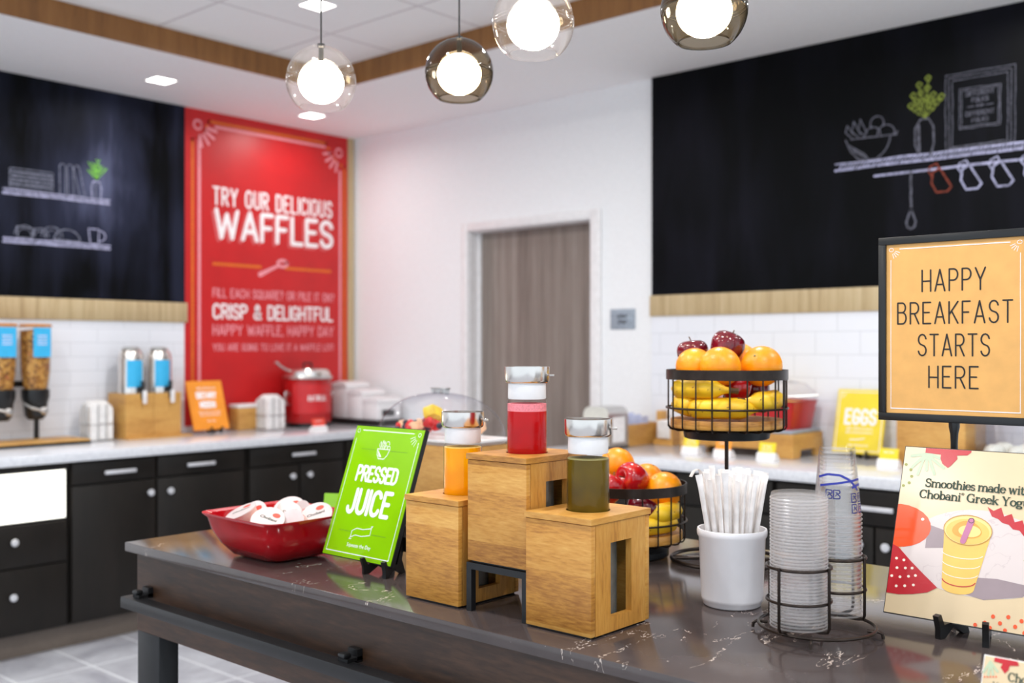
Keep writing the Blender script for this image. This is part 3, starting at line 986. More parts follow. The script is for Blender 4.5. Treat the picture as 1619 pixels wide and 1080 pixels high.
d.ribbon([(-1.953, 2.322), (-1.93, 2.268), (-1.895, 2.23), (-1.86, 2.222), (-1.81, 2.222)] + arc(-1.83, 2.33, 0.08, 0.105, -70, -8, 6) + [(-1.72, 2.33), (-1.725, 2.318), (-1.93, 2.322)], 0.007, yy, 1)
for t in range(9):
    d.ribbon([(-1.94 + t * 0.009, 2.30 - t * 0.006), (-1.91 + t * 0.008, 2.262 - t * 0.005)], 0.006, yy, 1)
for (a, b) in ((-1.945, 2.385), (-1.915, 2.40), (-1.885, 2.405)):
    d.ribbon([(a + 0.02, 2.328), (a - 0.008, 2.355), (a, b), (a + 0.03, 2.34)], 0.006, yy, 1)
for (cx, r) in ((-1.83, 0.035), (-1.77, 0.038)):
    d.ribbon(arc(cx, 2.328, r, r, 0, 180, 10), 0.006, yy, 1)
d.ribbon(arc(-1.81, 2.378, 0.03, 0.03, -20, 220, 10), 0.006, yy, 1)
d.ribbon([(-1.625, 2.212), (-1.645, 2.26), (-1.645, 2.33), (-1.622, 2.366), (-1.588, 2.366), (-1.568, 2.33), (-1.566, 2.26), (-1.578, 2.212)], 0.008, yy, 1)
d.ribbon([(-1.627, 2.23), (-1.63, 2.34)], 0.012, yy, 1)
for k, a in enumerate((-58, -36, -14, 6, 28, 52)):
    L = 0.10 + 0.045 * (k in (2, 3)) + 0.02 * (k % 2)
    ex, ez = -1.602 + L * 0.75 * math.sin(D2R(a)), 2.37 + L * math.cos(D2R(a))
    d.ribbon([(-1.602, 2.37), (ex, ez)], 0.005, yy, 2)
    for t in (0.45, 0.7, 0.95):
        px, pz = -1.602 + (ex + 1.602) * t, 2.37 + (ez - 2.37) * t
        d.ribbon([(px - 0.012, pz + 0.012), (px, pz - 0.006), (px + 0.012, pz + 0.012), (px, pz + 0.022), (px - 0.012, pz + 0.012)], 0.007, yy, 2)
for o_ in (0, 0.014, 0.028):
    chalk_rect(d, -1.518 + o_, -1.246 - o_, 2.222 + o_ * 0.4, 2.534 - o_, 0.004, yy, 1)
for o_ in (0, 0.008):
    chalk_rect(d, -1.462 + o_, -1.301 - o_, 2.301 + o_, 2.466 - o_, 0.004, yy, 1)
for (s, z, a, b) in (('DIFFERENT', 2.432, -1.438, -1.324), ('FOLKS', 2.404, -1.414, -1.346), ('FOR', 2.384, -1.394, -1.366), ('DIFFERENT', 2.350, -1.438, -1.324), ('FOLKS', 2.322, -1.414, -1.346)):
    d.strokes(s, a, b, z, 0.011 if s == 'FOR' else 0.020, 0.0035, yy, 1)
d.ribbon([(-1.43, 2.389), (-1.402, 2.389)], 0.004, yy, 1)
d.ribbon([(-1.358, 2.389), (-1.33, 2.389)], 0.004, yy, 1)
for k, (cx, mi) in enumerate(((-1.54, 3), (-1.42, 0), (-1.298, 0), (-1.175, 0), (-1.05, 0))):
    d.ribbon([(cx - 0.03, 2.135), (cx - 0.036, 2.09), (cx - 0.015, 2.05), (cx + 0.03, 2.05), (cx + 0.046, 2.068), (cx - 0.002, 2.15), (cx - 0.03, 2.135)], 0.008, yy, mi)
    d.ribbon([(cx - 0.034, 2.12), (cx - 0.048, 2.14), (cx - 0.042, 2.16), (cx - 0.015, 2.172), (cx - 0.004, 2.15)], 0.006, yy, mi)
d.build('chalk_drawing', ['chalk', 'chalk_dim', 'chalk_olive', 'chalk_red'], cr)

# red waffle panel
pn = tag(MB().box(3.218, 4.412, -0.014, 0, 0.947, ZS).build('wall_panel', 'red_panel', None, (0, YW, 0)),
         'tall red panel lettered with waffles, left of the door corner', 'sign')
d = MB()
yy = -0.0148
d.strokes('TRY OUR DELICIOUS', 3.40, 4.285, 2.236, 0.112, 0.0135, yy, 0, None, 0.3)
d.strokes('WAFFLES', 3.412, 4.294, 2.038, 0.185, 0.026, yy - 0.0006)
d.strokes('WAFFLES', 3.392, 4.274, 2.022, 0.185, 0.026, yy, 3)
d.dots((3.41, 1.891), (3.73, 1.891), 16, 0.011, yy, 2)
d.dots((3.925, 1.893), (4.265, 1.893), 16, 0.011, yy, 2)
d.ribbon([(3.73, 1.845), (3.86, 1.905)], [0.030, 0.016], yy, 1)
d.ribbon(arc(3.895, 1.921, 0.036, 0.02, 25, 385, 16), 0.018, yy, 1)
d.strokes('FILL EACH SQUARE? OR PILE IT ON?', 3.40, 4.30, 1.694, 0.056, 0.0072, yy, 1)
d.strokes('CRISP & DELIGHTFUL', 3.40, 4.291, 1.566, 0.094, 0.0135, yy)
d.strokes('HAPPY WAFFLE, HAPPY DAY', 3.40, 4.296, 1.470, 0.066, 0.0086, yy, 1)
d.strokes('YOU ARE GOING TO LOVE IT A WAFFLE LOT!', 3.40, 4.296, 1.378, 0.045, 0.0058, yy, 1)
d.ribbon([(3.312, 2.60), (3.312, 1.0)], 0.018, yy, 1)
d.ribbon([(4.350, 2.55), (4.350, 1.0)], 0.018, yy, 1)
d.ribbon([(3.42, 2.695), (4.225, 2.695)], 0.016, yy, 1)
corner = arc(3.262, 2.735, 0.13, 0.13, -85, -5, 8)
bead = [(3.268, 1.0), (3.268, 2.60)] + [(3.31, 2.62), (3.35, 2.66), (3.375, 2.72), (4.235, 2.72), (4.27, 2.66), (4.33, 2.60), (4.385, 2.585), (4.385, 1.0)]
for p, q in zip(bead[:-1], bead[1:]):
    n = max(2, int(math.hypot(q[0] - p[0], q[1] - p[1]) / 0.019))
    d.dots(p, q, n, 0.010, yy, 2)
for (cx, cz, s) in ((3.302, 2.69, 1), (4.34, 2.672, -1)):
    d.ribbon(arc(cx, cz, 0.026, 0.026, 0, 360, 14), 0.012, yy, 1)
    for a in (-78, -55, -32, -10):
        ca, sa = math.cos(D2R(a)) * s, math.sin(D2R(a))
        d.ribbon([(cx + ca * 0.065, cz + sa * 0.065), (cx + ca * 0.125, cz + sa * 0.125)], 0.017, yy, 1)
d.build('lettering', ['print_white', 'print_pink', 'print_orange', 'print_rose'], pn)

# small room sign beside the door
rs = tag(MB().box(-0.079, 0.079, -0.008, 0, -0.053, 0.053, 0, 0.004).build('room_sign', 'grey_plate', None, (XW, 3.178, 1.548), (0, 0, D2R(-90))),
         'small grey room plate on the white wall right of the door', 'sign')
d = MB()
for (a, z) in ((0.031, 0.006), (0.026, -0.024)):
    for k in range(5):
        x = -a + 2 * a * k / 4.6
        d.ribbon([(x, z), (x, z + 0.018)], 0.0035, -0.0088)
        d.ribbon([(x, z + 0.009 * (k % 3)), (x + 0.009, z + 0.009 * ((k + 1) % 3))], 0.0035, -0.0088)
d.build('lettering', 'fabric_dark', rs)


# ------------------------------------------------------------------ counters along the walls
def bar_handle(parent, x, z, L=0.158, y=-0.02):
    m = MB()
    m.box(x - L / 2, x + L / 2, y - 0.026, y - 0.014, z - 0.009, z + 0.009, 0, 0.004)
    m.box(x - L / 2 + 0.012, x - L / 2 + 0.022, y - 0.014, y, z - 0.006, z + 0.006).box(x + L / 2 - 0.022, x + L / 2 - 0.012, y - 0.014, y, z - 0.006, z + 0.006)
    tag(m.build('handle', 'satin_metal', parent), 'satin metal bar handle')


def knob(parent, x, z, y=-0.02):
    m = MB()
    m.T = Matrix.Translation((x, y, z)) @ Matrix.Rotation(D2R(90), 4, 'X')
    m.lathe([(0.007, 0.0), (0.006, 0.012), (0.015, 0.018), (0.017, 0.024), (0.014, 0.029), (0.0, 0.031)], 20)
    tag(m.build('knob', 'satin_metal', parent), 'round satin metal knob')


def cabinet(label, loc, rot, width, fronts, depth=0.63, pre=None):
    """local x along the front, local -y towards the room, front of the carcass at y = 0"""
    t = thing('base_cabinet', label, 'cabinet', loc, (0, 0, rot))
    if not pre:
        MB().box(0, width, 0.0, depth, 0.115, 0.872).build('carcass', 'cabinet', t)
    for (kind, x0, x1, z0, z1, hw) in fronts:
        p = MB().box(x0, x1, -0.02, 0, z0, z1, 0, 0.002).build('drawer' if kind == 'drawer' else 'door', 'cabinet', t)
        for (h, hx, hz) in hw:
            (bar_handle if h == 'bar' else knob)(p, hx, hz)
    return t


LC = 4.715
tA = cabinet('dark cabinet with lit white niche above two drawers, far left', (1.40, LC, 0), 0, 0.835, [
    ('drawer', 0.02, 0.825, 0.42, 0.605, [('knob', 0.58, 0.535)]),
    ('drawer', 0.02, 0.825, 0.125, 0.412, [('knob', 0.575, 0.293)])], pre=True)
m = MB()
m.box(0, 0.835, 0, 0.63, 0.115, 0.615).box(0, 0.835, 0, 0.63, 0.84, 0.872).box(0, 0.02, 0, 0.63, 0.615, 0.84).box(0.822, 0.835, 0, 0.63, 0.615, 0.84).box(0.02, 0.822, 0.33, 0.63, 0.615, 0.84)
m.box(0, 0.835, -0.018, 0, 0.838, 0.872)
m.build('carcass', 'cabinet', tA)
m = MB()
m.box(0.021, 0.821, 0.315, 0.329, 0.617, 0.838).box(0.021, 0.026, -0.012, 0.315, 0.617, 0.838).box(0.816, 0.821, -0.012, 0.315, 0.617, 0.838)
m.box(0.026, 0.816, -0.012, 0.315, 0.617, 0.622).box(0.026, 0.816, -0.012, 0.315, 0.833, 0.838)
tag(m.build('lit_niche', 'niche', tA), 'glowing white lined niche')

DZ0, DZ1, BZ0, BZ1 = 0.762, 0.862, 0.125, 0.752
cabinet('dark base cabinet with two drawers under the chrome dispensers', (2.242, LC, 0), 0, 0.952, [
    ('drawer', 0.006, 0.424, DZ0, DZ1, [('bar', 0.234, 0.807)]),
    ('drawer', 0.436, 0.930, DZ0, DZ1, [('bar', 0.668, 0.807)]),
    ('door', 0.006, 0.424, BZ0, BZ1, [('knob', 0.390, 0.690)]),
    ('door', 0.436, 0.930, BZ0, BZ1, [('knob', 0.496, 0.688)])])
cabinet('dark base cabinet with one wide drawer under the red soup kettle', (3.20, LC, 0), 0, 0.652, [
    ('drawer', 0.012, 0.645, DZ0, DZ1, [('bar', 0.353, 0.809)]),
    ('door', 0.012, 0.332, BZ0, BZ1, [('knob', 0.278, 0.692)]),
    ('door', 0.344, 0.645, BZ0, BZ1, [('knob', 0.394, 0.692)])])
cabinet('narrow dark base cabinet in the corner behind the green juice sign', (3.856, LC, 0), 0, 0.60, [
    ('drawer', 0.006, 0.59, DZ0, DZ1, [('bar', 0.30, 0.809)]),
    ('door', 0.006, 0.59, BZ0, BZ1, [('knob', 0.06, 0.69)])])
RC = 3.805
lb = ['dark base cabinet at the door end of the right counter', 'dark base cabinet behind the lower fruit basket',
      'dark base cabinet with a bar handle behind the tall cups', 'dark base cabinet hidden behind the smoothie sign', 'dark base cabinet beyond the right edge']
for k, (ya, yb) in enumerate(((3.17, 2.42), (2.414, 1.955), (1.949, 1.145), (1.139, 0.335), (0.329, -0.475))):
    w = ya - yb
    fr_ = [('drawer', 0.006, w - 0.006, 0.735, DZ1, [('bar', w / 2, 0.797)])]
    if w > 0.6:
        fr_ += [('door', 0.006, w / 2 - 0.004, BZ0, 0.725, [('knob', w / 2 - 0.05, 0.66)]), ('door', w / 2 + 0.004, w - 0.006, BZ0, 0.725, [('knob', w / 2 + 0.05, 0.66)])]
    else:
        fr_ += [('door', 0.006, w - 0.006, BZ0, 0.725, [('knob', w - 0.05, 0.66)])]
    cabinet(lb[k], (RC, ya, 0), D2R(-90), w, fr_, 0.665)

tag(MB().box(1.38, XW - 0.002, 4.655, YW - 0.013, 0.8725, 0.915, 0, 0.003).build('countertop', 'white_quartz'),
    'white quartz worktop along the left wall', 'countertop')
tag(MB().box(3.765, XW - 0.013, -0.5, 3.195, 0.8725, 0.915, 0, 0.003).build('countertop', 'white_quartz'),
    'white quartz worktop along the right wall', 'countertop')
CT = 0.9155


# ------------------------------------------------------------------ small shared builders
def easel(label, loc, rotz, s=1.0):
    t = thing('display_easel', label, 'easel', loc, (0, 0, rotz))
    prof = [(-0.030, 0.0), (-0.018, 0.0), (0.004, 0.014), (0.030, 0.0), (0.044, 0.0), (0.030, 0.03), (0.052, 0.095), (0.044, 0.098), (0.012, 0.022), (-0.020, 0.020), (-0.028, 0.036), (-0.036, 0.034), (-0.030, 0.014)]
    prof = [(a * s, b * s) for a, b in prof]
    for sx in (-1, 1):
        m = MB()
        m.T = Matrix.Translation((sx * 0.026 * s, 0, 0)) @ Matrix.Rotation(D2R(sx * 14), 4, 'Z')
        m.slab_yz(prof, -0.0045 * s, 0.0045 * s)
        m.build('leg', 'black_plastic', t)
    MB().box(-0.030 * s, 0.030 * s, 0.036 * s, 0.042 * s, 0.045 * s, 0.075 * s).build('hinge', 'black_plastic', t)
    return t


def sign_board(name, label, loc, rotz, w, h, tilt, face, side='black_plastic', thick=0.008, cat='sign'):
    t = thing(name, label, cat, loc, (D2R(-tilt), 0, rotz))
    MB().box(-w / 2, w / 2, 0.0012, thick, 0, h).build('backing', side, t)
    m = MB().box(-w / 2 + 0.0015, w / 2 - 0.0015, 0, 0.0012, 0.0015, h - 0.0015)
    m.build('face', face, t)
    return t


def border(m, w, h, ins, wd, y, mi=0, gap=0.0):
    a, b = w / 2 - ins, h - ins
    m.ribbon([(-a + gap, b), (a - gap, b)], wd, y, mi).ribbon([(-a, b - gap), (-a, ins)], wd, y, mi)
    m.ribbon([(a, b - gap), (a, ins)], wd, y, mi).ribbon([(-a, ins), (a, ins)], wd, y, mi)


def sunburst(m, x, z, sx, r, y, mi=0, w=0.0014):
    m.ribbon(arc(x, z, r, r * 0.85, 0, 360, 14), w, y, mi)
    for a in (-75, -55, -35, -15):
        ca, sa = math.cos(D2R(a)) * sx, math.sin(D2R(a))
        m.ribbon([(x + ca * r * 2.1, z + sa * r * 2.1), (x + ca * r * 4.0, z + sa * r * 4.0)], w * 1.2, y, mi)


def small_print(m, x0, x1, z, h, y, seed=1, mi=0):
    """a line of lettering too small to read in the photo: unreadable letter-like strokes"""
    r = random.Random(seed)
    x = x0
    while x < x1:
        wd = h * r.uniform(0.35, 0.6)
        if r.random() < 0.16:
            x += h * 0.5
            continue
        m.ribbon([(x, z), (x, z + h)], h * 0.16, y, mi)
        if r.random() < 0.7:
            m.ribbon([(x, z + h * r.choice((0, 0.5, 1))), (min(x + wd, x1), z + h * r.choice((0, 0.5, 1)))], h * 0.16, y, mi)
        x += wd + h * 0.22


def label_tent(label, loc, rotz, card, lines, w=0.085):
    t = thing('food_label', label, 'food label', loc, (0, 0, rotz))
    m = MB()
    m.slab_yz([(-0.02, 0), (0.03, 0), (0.03, 0.006), (0.012, 0.03), (-0.004, 0.034), (-0.012, 0.03)], -w / 2, w / 2)
    m.build('holder', 'white_plastic', t)
    m = MB()
    m.T = Matrix.Translation((0, -0.004, 0.031)) @ Matrix.Rotation(D2R(-14), 4, 'X')
    m.box(-w / 2 + 0.004, w / 2 - 0.004, 0, 0.002, 0, 0.046)
    c = m.build('card', card, t)
    if lines:
        m = MB()
        m.T = Matrix.Translation((0, -0.004, 0.031)) @ Matrix.Rotation(D2R(-14), 4, 'X')
        for k, s in enumerate(lines):
            small_print(m, -w * 0.3 * s, w * 0.3 * s, 0.026 - k * 0.014, 0.008, -0.0005, 11 + k)
        m.build('lettering', 'print_white', c)
    return t


# ------------------------------------------------------------------ on the left counter
# cereal dispenser with two clear canisters
t = thing('cereal_dispenser', 'double cereal dispenser with blue labels on a wooden base', 'cereal dispenser', (2.19, 5.20, CT))
m = MB()
m.box(-0.42, 0.335, -0.13, 0.13, 0.0, 0.012, 1).box(-0.418, 0.333, -0.128, 0.128, 0.012, 0.022, 0, 0.002)
m.build('base', ['bamboo', 'black_plastic'], t)
m = MB()
m.box(0.150, 0.170, 0.085, 0.105, 0.022, 0.30).box(-0.26, 0.175, 0.085, 0.105, 0.285, 0.315).box(-0.26, -0.24, 0.085, 0.105, 0.022, 0.30)
m.build('stand', 'black_metal', t)
for cx in (-0.055, 0.113):
    c = MB().lathe([(0.062, 0.275), (0.070, 0.36), (0.074, 0.50), (0.074, 0.585)], 10, 0, (cx, 0, 0), False).build('canister', 'glass', t)
    MB().lathe([(0.055, 0.277), (0.066, 0.36), (0.070, 0.50), (0.071, 0.565), (0.0, 0.575)], 10, 0, (cx, 0, 0)).build('cereal', 'granola', c)
    MB().lathe([(0.077, 0.585), (0.077, 0.594), (0.07, 0.598), (0, 0.598)], 10, 0, (cx, 0, 0)).build('lid', 'amber', c)
    m = MB()
    m.T = Matrix.Translation((cx, -0.0755, 0))
    m.box(-0.043, 0.043, -0.001, 0.001, 0.435, 0.58)
    lbm = m.build('label', 'label_blue', c)
    m = MB()
    for k in range(4):
        m.ribbon([(cx - 0.022, 0.54 - k * 0.014), (cx + 0.022, 0.54 - k * 0.014)], 0.006, -0.077)
    m.build('label_print', 'sugar_blue', c)
    m = MB()
    m.lathe([(0.066, 0.275), (0.066, 0.235), (0.058, 0.21), (0.05, 0.145), (0.036, 0.125)][::-1], 16, 0, (cx, 0, 0))
    vv = m.build('valve', 'black_plastic', t)
    m = MB()
    m.tube([(cx - 0.075, -0.03, 0.21), (cx - 0.05, -0.075, 0.185), (cx + 0.005, -0.08, 0.17)], 0.006, 8)
    m.T = Matrix.Translation((cx + 0.012, -0.06, 0.17)) @ Matrix.Rotation(D2R(90), 4, 'X')
    m.lathe([(0.017, 0), (0.019, 0.016), (0.012, 0.024), (0, 0.024)], 16)
    m.build('knob', 'steel', vv)


# wire caddies holding white folded napkins
def caddy(label, nlabel, loc):
    t = thing('wire_caddy', label, 'wire caddy', loc)
    m = MB()
    for z in (0.004, 0.085):
        m.tube([(p[0], p[1], z) for p in rrect(0.066, 0.066, 0.025, 4)], 0.0025, 6, 0, True)
    m.build('hoops', 'steel', t)
    for (x, y) in ((-0.022, -0.066), (0.022, -0.066), (-0.022, 0.066), (0.022, 0.066), (-0.066, -0.022), (-0.066, 0.022), (0.066, -0.022), (0.066, 0.022)):
        MB().tube([(x, y, 0.004), (x, y, 0.185)], 0.0034, 6).build('upright', 'steel', t)
    m = MB()
    for k in range(6):
        hh = 0.205 - abs(k - 2.5) * 0.010
        m.T = Matrix.Translation((0, -0.051 + k * 0.0204, 0.006))
        m.slab_xz([(-0.060, 0), (0.060, 0)] + arc(0.028, hh - 0.032, 0.032, 0.032, 0, 90, 5) + arc(-0.028, hh - 0.032, 0.032, 0.032, 90, 180, 5), -0.0094, 0.0094)
    tag(m.build('napkin_pack', 'white_paper', None, loc), nlabel, 'napkins')


caddy('wire caddy beside the cereal dispenser base', 'white folded napkins in the wire caddy beside the cereal dispenser', (2.631, 5.225, CT))
caddy('wire caddy in front of the red kettle', 'white folded napkins in the wire caddy left of the red kettle', (3.668, 5.155, CT))

# wooden stand with two steel milk dispensers
t = thing('wooden_stand', 'two-bay wooden box stand holding steel milk dispensers', 'stand', (2.895, 5.20, CT))
for cx in (-0.081, 0.081):
    m = MB()
    m.box(cx - 0.080, cx - 0.072, -0.085, 0.10, 0.008, 0.24).box(cx + 0.072, cx + 0.080, -0.085, 0.10, 0.008, 0.24)
    m.box(cx - 0.072, cx + 0.072, -0.085, -0.075, 0.008, 0.24).box(cx - 0.072, cx + 0.072, 0.090, 0.10, 0.008, 0.24)
    m.box(cx - 0.072, cx + 0.072, -0.075, 0.090, 0.008, 0.02)
    m.build('box', 'bamboo', t)
MB().box(-0.165, 0.215, -0.120, 0.105, 0, 0.008).build('base_board', 'bamboo', t)
for cx, side in ((-0.081, 'left'), (0.081, 'right')):
    d_ = thing('milk_dispenser', 'steel milk dispenser with blue label, %s one in the wooden stand' % side, 'drink dispenser', (2.895 + cx, 5.207, CT + 0.0205))
    d_['group'] = 'steel milk dispensers'
    MB().lathe([(0.067, 0), (0.067, 0.40), (0.063, 0.43), (0.050, 0.448), (0.027, 0.455), (0.0, 0.456)], 32).build('body', 'chrome', d_)
    MB().lathe([(0.05, 0.452), (0.05, 0.458), (0.03, 0.466), (0, 0.467)], 28).build('lid', 'steel', d_)
    m = MB()
    m.loft([[(0.0682 * math.sin(D2R(a)), -0.0682 * math.cos(D2R(a)), z) for a in range(-46, 27, 8)] + [(0.0692 * math.sin(D2R(a)), -0.0692 * math.cos(D2R(a)), z) for a in range(26, -47, -8)] for z in (0.25, 0.395)])
    m.build('label', 'label_blue', d_)
    m = MB()
    m.T = Matrix.Rotation(D2R(8), 4, 'Z')
    m.box(-0.012, 0.012, -0.094, -0.064, 0.225, 0.255, 0, 0.003).lathe([(0.008, 0.19), (0.010, 0.23), (0.010, 0.285), (0, 0.285)], 14, 0, (0, -0.10, 0))
    tp = m.build('tap', 'black_plastic', d_)
    m = MB()
    m.T = Matrix.Rotation(D2R(8), 4, 'Z')
    m.box(-0.011, 0.011, -0.125, -0.110, 0.165, 0.235, 0, 0.005)
    m.build('lever', 'white_plastic', tp)

# orange dietary sign
easel('small black easel under the orange sign', (3.30, 5.17, CT), 0)
t = sign_board('tabletop_sign', 'orange sign on dietary needs beside the wooden stand', (3.275, 5.152, CT + 0.021), D2R(3), 0.235, 0.285, 17, 'label_orange', 'label_orange')
m = MB()
small_print(m, -0.065, 0.065, 0.235, 0.0115, -0.0006, 7)
m.strokes('DIETARY', -0.068, 0.068, 0.180, 0.040, 0.010, -0.0006)
m.strokes('NEEDS', -0.054, 0.054, 0.125, 0.040, 0.010, -0.0006)
small_print(m, -0.075, 0.075, 0.096, 0.0094, -0.0006, 7)
small_print(m, -0.07, 0.07, 0.080, 0.0094, -0.0006, 7)
small_print(m, -0.03, 0.03, 0.045, 0.0086, -0.0006, 7)
m.build('lettering', 'print_white', t)

# wooden canister and white canister behind the second caddy
for (nm, lb_, loc, body, lidm, hh) in (('canister', 'wooden canister with white lid right of the orange sign', (3.545, 5.26, CT), 'bamboo', 'white_plastic', 0.13),
                                      ('canister', 'white canister between the wooden canister and napkin caddy', (3.66, 5.30, CT), 'white_plastic', 'white_plastic', 0.13)):
    t = thing(nm, lb_, 'canister', loc)
    if body == 'bamboo':
        MB().box(-0.062, 0.062, -0.055, 0.045, 0, hh, 0, 0.004).build('body', body, t)
        MB().box(-0.065, 0.065, -0.058, 0.048, hh, hh + 0.02, 0, 0.006).build('lid', lidm, t)
    else:
        MB().lathe([(0.042, 0), (0.045, 0.01), (0.045, hh), (0.0, hh)], 24).build('body', body, t)
        MB().lathe([(0.047, hh), (0.047, hh + 0.018), (0, hh + 0.02)], 24).build('lid', lidm, t)

# red oatmeal kettle
t = thing('soup_kettle', 'red round soup kettle with steel lid lettered oatmeal', 'soup kettle', (3.965, 5.185, CT))
MB().lathe([(0.125, 0), (0.13, 0.004), (0.13, 0.026), (0, 0.026)], 40).build('base', 'black_plastic', t)
MB().lathe([(0.138, 0.026), (0.143, 0.034), (0.143, 0.285), (0.135, 0.295), (0, 0.295)], 48).build('body', 'red_enamel', t)
rim = MB().lathe([(0.148, 0.293), (0.152, 0.303), (0.147, 0.312), (0, 0.312)], 48).build('rim', 'steel', t)
lidk = MB().lathe([(0.138, 0.312), (0.136, 0.336), (0.12, 0.352), (0.06, 0.362), (0, 0.364)], 48).build('lid', 'chrome', t)
MB().tube([(-0.03, 0, 0.36), (-0.03, 0, 0.388), (0.03, 0, 0.388), (0.03, 0, 0.36)], 0.006, 8).build('handle', 'black_plastic', lidk)
m = MB()
m.loft([[(0.145 * math.sin(D2R(a)), -0.145 * math.cos(D2R(a)), z) for a in range(-75, 36, 10)] + [(0.146 * math.sin(D2R(a)), -0.146 * math.cos(D2R(a)), z) for a in range(35, -76, -10)] for z in (0.085, 0.262)])
pl = m.build('label', 'kettle_label', t)
m = MB()
for k, ch in enumerate('OATMEAL'):
    m.T = Matrix.Rotation(D2R(-34 + k * 7.2), 4, 'Z') @ Matrix.Translation((0, -0.1475, 0))
    m.strokes(ch, -0.0065, 0.0065, 0.16, 0.036, 0.0045, 0)
m.build('lettering', 'print_white', pl)
m = MB()
m.tube([(-0.15, -0.02, 0.20), (-0.175, -0.03, 0.22), (-0.19, -0.035, 0.215), (-0.195, -0.035, 0.17), (-0.18, -0.03, 0.14), (-0.15, -0.02, 0.14)], 0.008, 8)
m.build('side_handle', 'steel', t)
m = MB()
m.tube([(0.15, 0.0, 0.20), (0.175, -0.01, 0.215), (0.185, -0.01, 0.20), (0.15, 0.0, 0.17)], 0.007, 8)
m.build('side_handle', 'steel', t)
m = MB()
m.tube([(-0.10, 0.0, 0.335), (-0.16, 0.0, 0.350), (-0.205, 0.0, 0.372), (-0.228, 0.0, 0.395), (-0.242, 0.0, 0.392)], 0.007, 8)
tag(m.build('ladle', 'steel', None, (3.965, 5.185, CT)), 'steel ladle handle sticking out of the red kettle', 'ladle')

label_tent('coral label in white holder in front of the red kettle', (3.735, 4.78, CT), D2R(0), 'label_red', [0.8], 0.10)

# stepped white condiment bins on a black tray in the corner
t = thing('condiment_organizer', 'three stepped white condiment bins on a black tray in the corner', 'organizer', (4.315, 5.06, CT))
MB().box(-0.10, 0.12, -0.24, 0.24, 0, 0.035, 0, 0.004).build('tray', 'black_plastic', t)
for k in range(3):
    y0 = 0.22 - k * 0.15
    hh = 0.20 - k * 0.045
    b_ = MB().box(-0.085, 0.10, y0 - 0.145, y0, 0.036, 0.036 + hh, 0, 0.006).build('bin', 'white_plastic', t)
    m = MB()
    m.slab_yz([(y0 - 0.15, 0.036 + hh), (y0, 0.036 + hh), (y0 - 0.015, 0.036 + hh + 0.025), (y0 - 0.07, 0.036 + hh + 0.035), (y0 - 0.14, 0.036 + hh + 0.02)], -0.09, 0.105)
    m.build('lid', 'white_plastic', b_)
MB().box(-0.05, 0.05, -0.2275, -0.2262, 0.06, 0.10).build('label', 'fabric_dark', t)

# ------------------------------------------------------------------ on the right counter
RW = D2R(-90)
# napkin dispenser
t = thing('napkin_dispenser', 'grey steel napkin dispenser at the door end of the counter', 'napkin dispenser', (4.050, 2.955, CT))
MB().box(-0.085, 0.085, -0.055, 0.095, 0.004, 0.012).build('base', 'black_plastic', t)
m = MB()
m.slab_yz([(-0.055, 0.012), (0.095, 0.012)] + arc(0.055, 0.16, 0.04, 0.04, 0, 90, 5) + arc(-0.015, 0.16, 0.04, 0.04, 90, 180, 5), -0.08, 0.08)
m.build('housing', 'steel', t)
MB().box(-0.05, 0.05, -0.0565, -0.0552, 0.03, 0.15).build('napkins', 'white_paper', t)
# wooden condiment organizer with packets
t = thing('wooden_organizer', 'wooden packet organizer beside the napkin dispenser', 'organizer', (4.30, 2.99, CT))
m = MB()
m.box(-0.15, 0.145, -0.07, -0.058, 0, 0.105).box(-0.15, -0.138, -0.058, 0.09, 0, 0.105).box(-0.15, 0.145, 0.078, 0.09, 0, 0.105).box(-0.138, 0.145, -0.058, 0.078, 0, 0.01).box(0.133, 0.145, -0.058, 0.078, 0.01, 0.105)
m.build('bin', 'bamboo', t)
MB().box(0.10, 0.155, -0.10, -0.072, 0, 0.165, 0, 0.002).build('divider', 'bamboo', t)
m = MB()
m.box(0.03, 0.155, -0.20, -0.102, 0, 0.012).box(0.03, 0.042, -0.20, -0.102, 0.012, 0.03).box(0.03, 0.155, -0.212, -0.20, 0, 0.12)
m.build('tray', 'bamboo', t)
for k in range(9):
    o = MB().box(-0.045, 0.045, -0.002, 0.002, 0, 0.15 - 0.012 * (k % 3), 0, 0.0015).build('sugar_packet', 'sugar_blue', None, (4.24 + (k % 3) * 0.06 - 0.02 * (k // 3), 2.965 + 0.033 * (k // 3), CT + 0.0105), (D2R(-6 + 2 * (k % 3)), 0, D2R(3 * (k % 4) - 5)))
    tag(o, 'pale blue paper packet standing in the wooden organizer', 'sugar packet', 'pale blue packets in the organizer')
m = MB()
for k in range(5):
    m.box(0.05, 0.15, -0.195, -0.107, 0.032 + k * 0.018, 0.048 + k * 0.018, 0, 0.004)
tag(m.build('napkin_pack', 'white_paper', None, (4.30, 2.99, CT)), 'white napkins in the wooden tray against the right wall', 'napkins')

label_tent('yellow food label left of the fruit stand pole', (4.06, 2.505, CT), RW, 'label_yellow', [0.8, 1.0])
label_tent('orange food label between two yellow ones', (4.035, 2.325, CT), RW, 'label_orange', [0.8])
label_tent('yellow food label right of the orange one', (4.035, 2.115, CT), RW, 'label_yellow', [0.9, 0.9])
